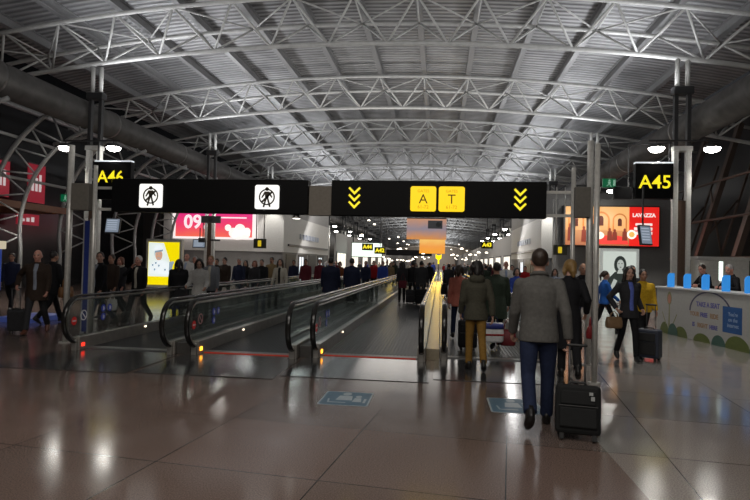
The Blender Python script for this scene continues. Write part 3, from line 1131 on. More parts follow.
monitor(onY(112.5, 225.5, 17), .23, .25, R(8), -14, 'small tilted monitor hanging left of the yellow poster', 1.1)
monitor(onY(199, 243.5, 28), .33, .22, R(6), -8, 'small bright blue monitor hanging below the pink billboard', .8)
monitor(onY(646, 235, 17), .22, .29, R(30), -10, 'dark tilted monitor hanging in front of the red advert', 1.4)
for px, py, Y, lab in ((560, 250, 28, 'small dark sign with yellow mark below the orange billboard'), (260, 243.5, 28, 'small dark sign with yellow mark right of the pink billboard')):
    p = onY(px, py, Y)
    t = empty('direction_sign', p, label=lab, cat='sign')
    MB().box(-.32, .32, -.05, .05, -.24, .24).build('housing', M('sign_olive_dark', (.03, .03, .015), .5), t)
    w = MB()
    w.prism(rrect(-.1, .08, -.15, .15, .03), face_cam(0, -.052, 0), .006)
    w.build('yellow_mark', glow('sign_dim_yellow', (.85, .62, .02), .65), t)
    MB().tube([(-.2, 0, .24), (-.2, 0, 3.0)], .03, 8).tube([(.2, 0, .24), (.2, 0, 3.0)], .03, 8).build('hanger', pole_mat, t, True)

for px, py, Y, txt, lab in ((487, 245, 45, 'A43', 'small yellow gate sign far along the right side'),
                            (367.5, 247, 45, 'A44', 'small yellow sign in front of the bright screen, the left one'),
                            (380, 250.5, 45, 'A42', 'small yellow sign in front of the bright screen, the right one')):
    p = onY(px, py, Y)
    t = empty('gate_sign', p, label=lab, cat='sign')
    MB().box(-.44, .44, -.06, .06, -.27, .27).build('housing', black_gloss, t)
    w = MB()
    text_into(w, txt, .42, face_cam(0, -.065, 0), .01, bold=.02)
    w.build('lettering', yellow_letter, t)
    MB().tube([(0, 0, .3), (0, 0, 2.6)], .03, 6).build('hanger', dark_paint, t)

og = (-7.7, 60, 2.2)
t = empty('lit_screen', og, label='bright white lit screen on the far left side of the concourse', cat='screen')
MB().box(-9.35, -6.05, 60, 60.3, 2.15, 3.72).build('housing', dark_paint, t, origin=og)
MB().box(-9.28, -6.12, 59.95, 60, 2.22, 3.65).build('face', glow('screen_green_white', (.86, 1, .86), 1.3), t, origin=og)
MB().bar((-9.2, 60.15, 3.7), (-9.2, 60.15, 8.0), .1, .1).bar((-6.2, 60.15, 3.7), (-6.2, 60.15, 8.0), .1, .1).build('hanger', dark_paint, t, origin=og)

# hanging orange picture banners down the middle
for (x0, x1, z0, z1, Y, lab) in ((-2.95, .50, 3.75, 5.55, 50, 'large orange hanging picture banner above the middle of the concourse'),
                                 (-1.95, .45, 2.6, 3.95, 54, 'smaller orange hanging picture banner just below and behind the large one')):
    og = ((x0 + x1) / 2, Y, z0)
    t = empty('hanging_banner', og, label=lab, cat='banner')
    gm = gradient_mat('orange_banner_gradient', (.80, .30, .05), (.62, .30, .17), 0, z1 - z0, .8, mid=(.30, .25, .30)) if Y == 50 else gradient_mat('orange_banner_gradient', (1, .38, .02), (1, .62, .16), 0, z1 - z0, .9, mid=(.95, .36, .06))
    MB().box(x0, x1, Y, Y + .12, z0, z1).build('panel', gm, t, origin=og)
    MB().box(x0, x1, Y - .02, Y + .14, z1, z1 + .1).build('top_rail', dark_paint, t, origin=og)
    for x in (x0 + .3, x1 - .3):
        MB().tube([(x, Y + .06, z1 + .1), (x, Y + .06, 9.8)], .02, 6).build('cable', dark_paint, t, origin=og)
    if Y == 50:
        MB().box(x1 - 1.6, x1 - .35, Y - .12, Y - .02, z1 - .85, z1 - .15).build('grey_plate', M('plate_mid_grey', (.06, .06, .065), .5, emit=.03, ecol=(.5, .5, .55)), t, origin=og)
        MB().prism(circ(x1 - .7, z1 - .5, .22), face_cam(0, Y - .12, 0), .01).build('dark_disc', dark_paint, t, False, og)
p = onY(438.5, 259, 50)
t = empty('pointer_sign', p, label='small bright yellow sign at the far end of the middle strip', cat='sign')
w = MB()
w.prism([(-.26, .42), (-.24, .05), (-.06, -.06), (-.06, -.42), (.06, -.42), (.06, -.06), (.24, .05), (.26, .42), (.06, .3), (-.06, .3)], face_cam(0, 0, 0), .1)
w.build('plate', glow('bright_yellow_sign', (1, .72, .0), 1.8), t)
MB().box(-.04, .04, .1, .16, -p.z + .2, -.3).build('post', steel_dark, t)
light('yellow_spill', 'AREA', (p.x, 49.6, 2.0), 50, (1, .62, .05), .8, 1.2, (R(-90), 0, 0))
og = (-3.2, 70, 3.0)
t = empty('overhead_sign', og, label='long distant black overhead sign left of the orange banners', cat='sign')
MB().box(-6.6, -1.0, 70, 70.2, 2.55, 3.25).build('housing', black_gloss, t, origin=og)
MB().bar((-6.5, 70.1, 3.2), (-6.5, 70.1, 9.5), .1, .1).bar((-1.1, 70.1, 3.2), (-1.1, 70.1, 9.5), .1, .1).build('hanger', dark_paint, t, origin=og)

far_pane = glow('far_shop_pane', (1, .93, .8), 1.1)
fw0 = None
for k, (X, Y) in enumerate([(-9.72, 56 + 9 * i) for i in range(7)] + [(6.17, 54 + 8 * i) for i in range(8)]):
    side = 'left' if X < 0 else 'right'
    if fw0 is None:
        f = fw0 = empty('shop_window', (0, 0, 0), cat='window')
        MB().box(-.03, .03, -2.6, 2.6, .3, 2.6).build('frame', steel_dark, f)
        for q in range(3):
            MB().box(-.045, .045, -2.4 + 1.65 * q, -.95 + 1.65 * q, .5, 2.45).build('pane', far_pane, f)
    else:
        f = copy_tree(fw0)
    f.location = (X, Y, .0)
    f['label'] = f'distant lit shop window in the {side} wall of the concourse'
    f['group'] = f'distant shop windows on the {side}'

# rows of far away shop lights
fl0 = None
rng = random.Random(3)
for k in range(70):
    Y = 62 + rng.random() * 80
    X = rng.choice([rng.uniform(-9.4, -7.0), rng.uniform(-6.8, -1.2), rng.uniform(1.5, 5.8)])
    Z = rng.uniform(1.9, 3.6) if rng.random() < .6 else rng.uniform(4, 6.8)
    if fl0 is None:
        fl0 = empty('pendant_light', (0, 0, 0), label='tiny distant pendant light far down the concourse', cat='light', group='distant pendant lights')
        MB().tube([(0, 0, -.02), (0, 0, .12)], [.2, .12], 10).build('lamp_shade', glow('far_lamp', (1, .88, .7), 5), fl0)
        MB().tube([(0, 0, .12), (0, 0, 2.2)], .012, 5).build('cord', dark_paint, fl0)
        f = fl0
    else:
        f = copy_tree(fl0)
    f.location = (X, 62 + 1.15 * k, Z)

# ------------------------------------------------------------------ blue booth at far left
kb = glow('kiosk_blue', (.015, .05, .30), .5)
og = (-11.4, 13, 0)
t = empty('information_kiosk', og, label='blue lit kiosk panel with cream top at the far left edge', cat='kiosk')
MB().box(-12.3, -10.86, 13, 13.14, .75, 1.90).build('panel', kb, t, origin=og, bevel=.02)
MB().box(-12.4, -10.78, 12.98, 13.18, 1.78, 1.98).build('cream_top', glow('kiosk_cream', (.8, .7, .5), .6), t, origin=og, bevel=.02)
MB().box(-12.2, -10.9, 13.02, 13.12, 0, .75).build('base', wall_dark, t, origin=og)
MB().prism(circ(-11.0, 1.1, .09, 14), face_cam(0, 12.99, 0), .01).build('pale_mark', glow('kiosk_pale', (.35, .6, .9), .7), t, False, og)
o = MB().box(-10.75, -9.75, 12.8, 14.2, 0, .12).build('low_platform', M('blue_lit_edge', (.04, .06, .22), .4, emit=.12, ecol=(.12, .18, .6)), None, False, (-10.3, 13.5, 0), bevel=.02)
tag(o, 'low blue lit platform on the floor behind the man with the pulled bag', 'platform')
p = onY(87.5, 260, 11.5)
t = empty('blue_column_cover', (p.x, 11.5, 0), label='tall narrow blue panel standing behind the left gantry pole', cat='panel')
MB().box(-.06, .06, -.04, .04, .05, 2.42).build('panel', M('deep_blue_panel', (.015, .025, .12), .4, emit=.03, ecol=(.05, .1, .5)), t)
MB().box(-.085, -.06, -.05, .05, 0, 2.46).box(.06, .15, -.05, .05, 0, 2.46).build('frame', pole_mat, t)

# ------------------------------------------------------------------ service counter on the right
A_ = Vector((5.86, 16.0, 0))
ang = math.atan2(-6.4, .74)
cnt = empty('service_counter', A_, ang, label='long white printed service counter with blue dividers on top', cat='counter')
# local x along the front towards the camera, local -y towards the aisle
CL = 7.2
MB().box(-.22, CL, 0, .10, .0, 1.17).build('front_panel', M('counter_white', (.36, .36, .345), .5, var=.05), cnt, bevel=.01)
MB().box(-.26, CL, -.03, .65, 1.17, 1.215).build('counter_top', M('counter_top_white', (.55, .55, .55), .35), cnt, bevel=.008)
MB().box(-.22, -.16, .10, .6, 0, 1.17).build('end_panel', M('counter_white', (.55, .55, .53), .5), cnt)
div_mat = glow('divider_blue', (.04, .30, .82), .68)
for k in range(8):
    s = .30 + .777 * k
    MB().prism([(0, 0), (.17, 0), (.17, .36), (.06, .36), (.02, .33), (0, .28)],
               Matrix(((0, 0, 1, s - .02), (1, 0, 0, .02), (0, 1, 0, 1.215), (0, 0, 0, 1))), .04).build('divider', div_mat, cnt)


def cface(s=0, z=0, lift=.0):
    m = Matrix(((1, 0, 0), (0, 0, -1), (0, 1, 0))).to_4x4()
    m.translation = (s, -lift, z)
    return m


c_navy = M('print_navy', (.05, .05, .10), .5)
c_purple = M('print_purple', (.10, .10, .30), .5)
c_orange = M('print_orange', (.30, .19, .11), .5)
c_green = M('print_green', (.10, .13, .03), .5)
c_teal = M('print_teal', (.04, .10, .08), .5)
c_blue = M('print_blue', (.015, .08, .25), .5)
c_skin = M('print_pink', (.45, .2, .14), .5)
w = MB()
for i in range(24):
    a0, a1 = PI - PI * i / 24, PI - PI * (i + 1) / 24
    f_ = lambda a, r: (2.2 + r * .80 * math.cos(a), .70 + r * .47 * math.sin(a))
    w.prism([f_(a0, .96), f_(a1, .96), f_(a1, 1.03), f_(a0, 1.03)], cface(), .003)
w.build('printed_arch', c_navy, cnt)
for (s, z, txt, size, mt) in ((2.13, .87, 'TAKE A SEAT', .155, c_purple), (1.60, .63, 'YOUR', .14, c_orange), (1.98, .63, 'FREE', .14, c_purple), (2.38, .63, 'RIDE', .15, c_orange),
                              (1.56, .38, 'IS', .14, c_purple), (1.93, .38, 'RIGHT', .14, c_orange), (2.36, .38, 'HERE', .13, c_purple)):
    w = MB()
    text_into(w, txt, size, cface(s, z), .003, bold=.006)
    w.build('printed_lettering', mt, cnt)
w = MB()
w.prism(rrect(2.70, 3.36, .34, .90, .01), cface(), .004)
sq = w.build('printed_blue_square', c_blue, cnt)
w = MB()
for z, tx in ((.74, "You're"), (.62, 'on the'), (.50, 'internet')):
    text_into(w, tx, .12, cface(3.06, z, .004), .002)
w.build('square_lettering', M('print_white_blue', (.35, .45, .6), .5), sq)
w = MB()
text_into(w, 'Brussels', .17, cface(3.95, .72), .003, bold=.004)
text_into(w, 'Airport', .17, cface(3.9, .52), .003, bold=.004)
w.build('printed_lettering', c_navy, cnt)
w = MB()
for s, r_, h in ((.2, .22, .3), (1.0, .3, .26), (1.9, .34, .2), (3.2, .42, .30), (4.4, .5, .25), (5.6, .4, .3)):
    w.prism([(s + r_ * math.cos(R(a)), .0 + h * math.sin(R(a))) for a in range(0, 181, 15)], cface(), .003)
w.build('printed_green_hills', c_green, cnt)
w = MB()
for s, r_, h in ((.62, .24, .3), (2.55, .26, .24), (3.9, .3, .28), (5.0, .3, .3)):
    w.prism([(s + r_ * math.cos(R(a)), .0 + h * math.sin(R(a))) for a in range(0, 181, 15)], cface(0, 0, .003), .003)
w.build('printed_teal_hills', c_teal, cnt)
w = MB()
w.prism(circ(.44, .93, .11, 16, .17), cface(), .003)
w.prism([(.40, .1), (.47, .1), (.46, .78), (.42, .78)], cface(), .003)
w.prism([(.08, .55), (.10, .56), (.30, .25), (.27, .24)], cface(), .003)
w.prism([(.8, .55), (.82, .53), (.62, .25), (.60, .28)], cface(), .003)
w.build('printed_flower_stem', M('print_olive', (.22, .22, .10), .5), cnt)
w = MB()
w.prism(circ(.44, .91, .075, 14, .12), cface(0, 0, .003), .003)
w.build('printed_flower_face', c_skin, cnt)

# white back booth and lamp pole behind the counter
p = onY(724, 262, 19)
t = empty('back_booth', (p.x, 19, 0), label='pale booth cabinet standing behind the counter clerks', cat='cabinet')
MB().box(-.75, .75, 0, .6, 0, 2.0).build('cabinet', M('booth_grey', (.5, .5, .47), .5), t, bevel=.02)
MB().box(-.8, .8, -.04, .64, 2.0, 2.1).build('top', white_paint, t)
p = onY(721, 262, 15.5)
t = empty('light_pole', (p.x, 15.5, 0), label='slim pole with white glowing tube behind the counter', cat='light')
MB().tube([(0, 0, 0), (0, 0, 1.75)], .03, 8).build('pole', pole_mat, t, True)
MB().tube([(0, 0, 1.42), (0, 0, 1.9)], .045, 10).build('tube_lamp', glow('tube_lamp', (.8, .95, .85), 2.2), t, True)

# ------------------------------------------------------------------ people
SKIN = {'fair': M('skin_fair', (.46, .26, .19), .5, var=.05), 'tan': M('skin_tan', (.33, .17, .11), .5, var=.05), 'rosy': M('skin_rosy', (.5, .24, .18), .5, var=.05)}
CLOTH = {}


def cloth(name, col, rough=.8):
    if name not in CLOTH:
        CLOTH[name] = M('cloth_' + name, col, rough, var=.14, scale=30, bump=.25, spec=.2)
    return CLOTH[name]


for n_, c_ in dict(black=(.010, .010, .012), charcoal=(.026, .026, .029), navy=(.014, .018, .042), jeans=(.015, .022, .052), dark_jeans=(.014, .02, .05), brown=(.045, .028, .018),
                   dark_brown=(.028, .018, .013), grey_blazer=(.095, .092, .086), olive=(.058, .055, .040), mustard=(.21, .115, .025), coral=(.36, .115, .085), dark_green=(.022, .032, .022),
                   cream=(.42, .39, .33), white=(.55, .54, .52), blue=(.02, .10, .38), royal=(.03, .06, .30), yellow=(.55, .34, .02), grey=(.14, .15, .17), grey_blue=(.20, .22, .27),
                   red=(.30, .012, .015), rust=(.16, .05, .02), tan=(.22, .13, .06), burgundy=(.09, .012, .02), pale_blue=(.28, .34, .48), violet_blue=(.10, .14, .46), camel=(.2, .14, .07)).items():
    cloth(n_, c_)
for n_, c_ in dict(hair_dark=(.012, .009, .008), hair_brown=(.024, .013, .007), hair_blond=(.22, .13, .04), hair_grey=(.30, .29, .28), hair_red=(.13, .04, .016), hair_white=(.5, .48, .45)).items():
    MATS[n_] = M(n_, c_, .5, var=.25, scale=60, bump=.4)
shoe_black = M('shoe_leather_black', (.010, .009, .009), .4)
shoe_brown = M('shoe_leather_brown', (.10, .03, .015), .45)
shoe_grey = M('shoe_grey_trainer', (.10, .10, .11), .6)
eye_mat = M('eye_dark', (.02, .015, .012), .2)
lip_mat = M('lip_tone', (.30, .10, .08), .5)


def remeshed(mb, name, mat, vox, smooth=4, parent=None):
    bmesh.ops.recalc_face_normals(mb.bm, faces=mb.bm.faces)
    me = bpy.data.meshes.new(name)
    mb.bm.to_mesh(me)
    mb.bm.free()
    t = bpy.data.objects.new('tmp', me)
    COL.objects.link(t)
    rm = t.modifiers.new('r', 'REMESH')
    rm.mode = 'VOXEL'
    rm.voxel_size = vox
    sm = t.modifiers.new('s', 'SMOOTH')
    sm.factor = .5
    sm.iterations = smooth
    bpy.context.view_layer.update()
    dg = bpy.context.evaluated_depsgraph_get()
    m2 = bpy.data.meshes.new_from_object(t.evaluated_get(dg))
    bpy.data.objects.remove(t)
    bpy.data.meshes.remove(me)
    m2.name = name
    m2.materials.clear()
    m2.materials.append(mat)
    m2.polygons.foreach_set('use_smooth', [True] * len(m2.polygons))
    o = bpy.data.objects.new(name, m2)
    COL.objects.link(o)
    if parent is not None:
        o.parent = parent
    return o


def ik(S, T, l1, l2, pole):
    S, T, pole = Vector(S), Vector(T), Vector(pole)
    d = T - S
    L = min(d.length, (l1 + l2) * .998)
    dn = d.normalized()
    a = (l1 * l1 - l2 * l2 + L * L) / (2 * L)
    h = math.sqrt(max(0, l1 * l1 - a * a))
    p = (pole - dn * pole.dot(dn)).normalized()
    return S + dn * a + p * h, S + dn * L


def make_person(name='person', skin='fair', sex='m', legs=((24, 6), (-20, 26)), lean=2, arms=None, top='black', topkind='jacket', hem=.80,
                trousers='dark_jeans', legw=1.0, shoes=None, hair='hair_brown', hairkind='short', head=(0, 0), shirt=None, face=True, vox=.013, skirt=False,
                scarf=None, bulk=1.0, seated=False, collar=None, curl=35):
    """Figure 1.76 m tall in its own frame: feet at z=0, facing +Y. legs: (hip flex, knee flex) left, right."""
    w = 1.0 if sex == 'm' else .90
    HZ = .93
    hips = {}
    for side, sx, (hf, kf) in (('L', -1, legs[0]), ('R', 1, legs[1])):
        h = Vector((sx * .088 * w, 0, HZ))
        k = h + .43 * Vector((sx * .03, math.sin(R(hf)), -math.cos(R(hf))))
        s_ = R(hf - kf)
        a = k + .41 * Vector((0, math.sin(s_), -math.cos(s_)))
        hips[side] = (h, k, a, s_)
    # foot frames
    feet = {}
    lowest = 9
    for side, (h, k, a, s_) in hips.items():
        pitch = s_ if s_ < 0 else s_ * .6     # trailing foot points its toe down, leading foot lifts its toe
        if seated:
            pitch = 0
        m = Matrix.Translation(a) @ Matrix.Rotation(pitch * (.9 if s_ < 0 else .6), 4, 'X') @ Matrix.Rotation(R(-6 if side == 'R' else 6), 4, 'Z')
        feet[side] = m
        for pz in ((0, -.055, -.09), (0, .18, -.09), (0, .1, -.09)):
            lowest = min(lowest, (m @ Vector(pz)).z)
    dz = Vector((0, 0, -lowest))
    sh = Matrix.Translation(dz)
    hz = HZ + dz.z
    TM = Matrix.Translation((0, 0, hz)) @ Matrix.Rotation(R(-lean), 4, 'X') @ Matrix.Translation((0, 0, -HZ))   # torso frame (authored with hip at HZ)
    HM = TM @ Matrix.Translation((0, 0, 1.53)) @ Matrix.Rotation(R(head[0]), 4, 'Z') @ Matrix.Rotation(R(-head[1] + lean), 4, 'X') @ Matrix.Translation((0, 0, -1.53))
    P_ = {s: [p + dz for p in v[:3]] for s, v in hips.items()}
    feet = {s: sh @ m for s, m in feet.items()}
    # arms
    arms = arms or {}
    A = {}
    for side, sx in (('L', -1), ('R', 1)):
        S = TM @ Vector((sx * .178 * w * (bulk * .5 + .5), -.008, 1.405))
        spec = arms.get(side, ('swing', 8, 12, 7))
        if spec[0] == 'ik':
            E_, W_ = ik(S, spec[1], .295, .255, spec[2] if len(spec) > 2 else (sx * .4, -1, -.2))
        else:
            _, sw, el, ab = spec
            E_ = S + .295 * Vector((sx * math.sin(R(ab)), math.sin(R(sw)), -math.cos(R(sw)) * math.cos(R(ab)))).normalized()
            W_ = E_ + .255 * Vector((sx * math.sin(R(ab * .3)), math.sin(R(sw + el)), -math.cos(R(sw + el)))).normalized()
        A[side] = (S, E_, W_)
    # ---------- body
    b = MB()
    tz = lambda v: TM @ Vector(v)
    b.loft([(0, 0, .86, .135 * w, .085), (0, 0, .95, .15 * w, .10), (0, .0, 1.10, .125 * w, .085), (0, .0, 1.28, .15 * w, .10), (0, -.005, 1.38, .14 * w, .08), (0, -.01, 1.44, .075, .055)], 18, TM)
    b.tube([tz((-.14 * w, -.008, 1.385)), tz((0, -.01, 1.42)), tz((.14 * w, -.008, 1.385))], .04, 10, round_ends=True)
    b.tube([tz((0, -.02, 1.42)), HM @ Vector((0, .0, 1.58))], [.060 * w, .056 * w], 12, round_ends=True)
    b.ell((0, -.004, 1.655), (.076, .097, .103), HM)
    b.ell((0, .030, 1.612), (.063, .068, .092), HM)
    b.ell((0, .048, 1.560), (.044, .045, .036), HM)
    b.ell((0, .078, 1.662), (.052, .022, .016), HM)
    b.tube([HM @ Vector((0, .092, 1.648)), HM @ Vector((0, .112, 1.612))], [.010, .016], 8, round_ends=True)
    b.ell((0, .092, 1.583), (.026, .012, .012), HM)
    for sx in (-1, 1):
        b.ell((sx * .078, -.004, 1.622), (.012, .022, .034), HM)
        b.ell((sx * .04, .066, 1.606), (.024, .022, .02), HM)
    for s in 'LR':
        h, k, a = P_[s]
        b.tube([h + Vector((0, 0, -.02)), k, a], [.08, .052, .038], 12, round_ends=True)
        b.tube([feet[s] @ Vector((0, -.03, -.05)), feet[s] @ Vector((0, .13, -.065))], [.032, .024], 8, round_ends=True)
        S, E_, W_ = A[s]
        sx = -1 if s == 'L' else 1
        b.tube([S, (S * .5 + E_ * .5), E_, E_ * .6 + W_ * .4, W_], [.038, .040, .038, .036, .026], 10, round_ends=True)
        # hand: palm and five fingers, curling towards the body's inner side
        d = (W_ - E_).normalized()
        inn = Vector((-sx, .25, 0))
        inn = (inn - d * inn.dot(d)).normalized()
        t = d.cross(inn).normalized()
        if t.y < 0:
            t = -t                                # thumb side points forward
        pc = W_ + d * .05
        fm = Matrix((t, inn, d)).transposed().to_4x4()
        fm.translation = pc
        b.ell((0, 0, 0), (.040, .016, .052), fm, 12, 8)
        cu = curl
        for j, (off, ln) in enumerate(((.030, .072), (.010, .080), (-.010, .075), (-.029, .060))):
            p0 = fm @ Vector((off, 0, .040))
            pts = [fm @ Vector((off * .8, 0, .02)), p0]
            ang_ = 0
            q = Vector((off, 0, .040))
            for seg_ in (.45, .32, .23):
                ang_ += R(cu * (.8 + .08 * j))
                q = q + Vector((0, math.sin(ang_), math.cos(ang_))) * ln * seg_
                pts.append(fm @ q)
            b.tube(pts, [.0098, .0098, .0095, .0088, .0075], 8, round_ends=True)
        b.tube([fm @ Vector((.028, .002, -.022)), fm @ Vector((.050, .012, .008)), fm @ Vector((.050, .026, .035)), fm @ Vector((.042, .034, .055))], [.014, .012, .0105, .009], 8, round_ends=True)
    root = remeshed(b, name, SKIN[skin], vox * .8, 3)
    # ---------- shoes
    for s in 'LR':
        m = MB()
        fm = feet[s]
        m.loft([(0, 0.055, -.090, .044, .125), (0, .055, -.07, .047, .128), (0, .045, -.05, .044, .115), (0, .0, -.02, .042, .07), (0, -.012, .03, .044, .052)], 16, fm)
        mat_ = shoes or shoe_black
        o = m.build('shoe', mat_, root, True)
    # ---------- trousers
    tr = MB()
    if not skirt or True:
        tr.loft([(0, 0, .82, .15 * w, .105), (0, 0, .90, .168 * w, .122), (0, 0, .97, .162 * w, .118), (0, 0, 1.05, .145 * w, .105)], 18, Matrix.Translation(dz) if seated else TM)
        for s in 'LR':
            h, k, a = P_[s]
            low = a + (k - a).normalized() * -.01
            tr.tube([h + Vector((0, 0, -.02)), h * .5 + k * .5, k, k * .5 + a * .5, low], [.094 * legw, .083 * legw, .066 * legw, .062 * legw, .060 * legw], 14, round_ends=False)
        remeshed(tr, 'trousers', cloth(trousers, None) if isinstance(trousers, str) else trousers, vox, 4, root)
    # ---------- top
    tp = MB()
    kw = w * bulk
    z0 = hem
    rings = []
    if hem < .78:
        rings += [(0, 0.0, z0, .20 * kw, .155 * bulk), (0, 0, (z0 + .86) / 2, .192 * kw, .15 * bulk)]
    else:
        rings += [(0, 0, z0, .184 * kw, .135 * bulk)]
    rings += [(0, 0, .92, .180 * kw, .132 * bulk), (0, 0, 1.08, (.163 if sex == 'm' else .142) * kw, .115 * bulk), (0, .003, 1.20, .176 * kw, .125 * bulk), (0, .0, 1.32, .188 * kw, .128 * bulk),
              (0, -.008, 1.40, .172 * kw, .108), (0, -.012, 1.45, .115 * w, .082), (0, -.012, 1.485, .078, .066)]
    LM = Matrix.Translation(dz) if hem < .7 else TM
    if hem < .7:
        tp.loft([r for r in rings if r[2] <= 1.0], 22, Matrix.Translation(dz))
        tp.loft([r for r in rings if r[2] >= .9], 22, TM)
    else:
        tp.loft(rings, 22, TM)
    tp.tube([tz((-.158 * kw, -.008, 1.400)), tz((-.06 * kw, -.012, 1.440)), tz((.06 * kw, -.012, 1.440)), tz((.158 * kw, -.008, 1.400))], .052 * (bulk * .5 + .5), 12, round_ends=True)
    for s in 'LR':
        S, E_, W_ = A[s]
        r_ = .5 + .5 * bulk
        tp.tube([S, S * .5 + E_ * .5, E_, E_ * .5 + W_ * .5, W_ + (E_ - W_).normalized() * .005], [.064 * r_, .060 * r_, .055 * r_, .050 * r_, .045 * r_], 12, round_ends=False)
        tp.ell(S, (.062 * r_, .064 * r_, .062 * r_))
        tp.ell(E_, (.054 * r_,) * 3)
    tp.tube([tz((0, -.015, 1.455)), tz((0, -.010, 1.515))], [.080, .070], 14)
    if topkind == 'hood':
        tp.ell((0, -.09, 1.47), (.13, .07, .075), TM)
    remeshed(tp, 'coat' if hem < .7 else 'jacket', cloth(top, None), vox, 5, root)
    if shirt:
        s_ = MB()
        s_.loft([(0, .032, .94, .075, .112 * bulk), (0, .031, 1.08, .07, .098 * bulk), (0, .033, 1.20, .072, .108 * bulk), (0, .030, 1.33, .075, .110 * bulk), (0, .016, 1.42, .056, .102), (0, .012, 1.475, .05, .066)], 16, TM)
        remeshed(s_, 'shirt', cloth(shirt, None), max(vox, .011), 3, root)
    if collar:
        c_ = MB()
        c_.tube([tz((-.075, .0, 1.50)), tz((-.05, -.06, 1.515)), tz((0, -.085, 1.52)), tz((.05, -.06, 1.515)), tz((.075, .0, 1.50))], .022, 8, round_ends=True)
        c_.build('collar', cloth(collar, None), root, True)
    if scarf:
        c_ = MB()
        pts = [tz((.085 * math.cos(R(a)), .085 * math.sin(R(a)) - .005, 1.495 - .02 * math.sin(R(a)))) for a in range(0, 361, 30)]
        c_.tube(pts, .036, 10)
        c_.tube([tz((.03, .085, 1.48)), tz((.04, .125, 1.36)), tz((.04, .135, 1.2))], [.035, .04, .035], 10, round_ends=True)
        remeshed(c_, 'scarf', cloth(scarf, None), .015, 3, root)
    # ---------- hair
    if hairkind != 'none':
        h_ = MB()
        if hairkind in ('short', 'long', 'bob', 'tail', 'messy'):
            h_.ell((0, -.016, 1.672), (.084, .098, .098), HM)
            h_.ell((0, -.046, 1.640), (.073, .062, .062), HM)
            for sx in (-1, 1):
                h_.ell((sx * .07, -.005, 1.655), (.014, .04, .04), HM)
        if hairkind == 'balding':
            h_.ell((0, -.040, 1.630), (.084, .075, .062), HM)
        if hairkind in ('long', 'bob', 'messy'):
            L_ = {'long': 1.40, 'bob': 1.53, 'messy': 1.50}[hairkind]
            h_.ell((0, -.022, 1.668), (.094, .106, .104), HM)
            for sx in (-1, 1):
                h_.tube([HM @ Vector((sx * .074, -.005, 1.68)), HM @ Vector((sx * .09, .005, 1.60)), HM @ Vector((sx * .095, .0, (1.6 + L_) / 2)), HM @ Vector((sx * .085, .005, L_))], [.03, .034, .034, .022], 10, round_ends=True)
            h_.tube([HM @ Vector((0, -.06, 1.66)), HM @ Vector((0, -.085, 1.56)), HM @ Vector((0, -.09, L_))], [.08, .075, .05], 12, round_ends=True, flat=(1, .75))
        if hairkind == 'messy':
            rn = random.Random(5)
            for i in range(26):
                a = rn.uniform(0, 2 * PI)
                e = rn.uniform(-.2, 1.2)
                p = Vector((.088 * math.cos(a) * math.cos(e), -.02 + .10 * math.sin(a) * math.cos(e), 1.665 + .10 * math.sin(e)))
                if p.y > .05 and p.z < 1.70:
                    continue
                h_.ell(p, (.026, .026, .026), HM, 8, 6)
        if hairkind == 'tail':
            h_.tube([HM @ Vector((0, -.10, 1.69)), HM @ Vector((0, -.145, 1.62)), HM @ Vector((0, -.13, 1.50))], [.03, .035, .018], 10, round_ends=True)
        remeshed(h_, 'hair', MATS[hair], min(vox, .012), 3, root)
    if face:
        e = MB()
        for sx in (-1, 1):
            e.ell((sx * .031, .086, 1.640), (.012, .009, .007), HM, 10, 6)
        e.build('eyes', eye_mat, root, True)
        e = MB()
        for sx in (-1, 1):
            e.tube([HM @ Vector((sx * .015, .099, 1.662)), HM @ Vector((sx * .034, .096, 1.668)), HM @ Vector((sx * .05, .08, 1.662))], .0055, 6, round_ends=True)
        if hairkind != 'none':
            e.build('eyebrows', MATS[hair], root, True)
        else:
            e.build('eyebrows', MATS['hair_grey'], root, True)
        e = MB()
        e.ell((0, .1, 1.583), (.024, .007, .008), HM, 10, 6)
        e.build('lips', lip_mat, root, True)
    root['_hand'] = [list(A['L'][2]), list(A['R'][2])]
    return root


def hand_pos(o, side, drop=.085):
    """world position of the middle of the grip"""
    v = Vector(o['_hand'][0 if side == 'L' else 1])
    v = v + Vector((0, 0, -drop))
    return Matrix.Translation(o.location) @ Matrix.Rotation(o.rotation_euler.z, 4, 'Z') @ Matrix.Scale(o.scale.z, 4) @ v


def put(o, x, y, h, heading, label, group=None, z=0):
    o.location = (x, y, z)
    s = h / 1.76
    o.scale = (s, s, s)
    o.rotation_euler = (0, 0, R(heading))
    tag(o, label, 'person', group)
    return o


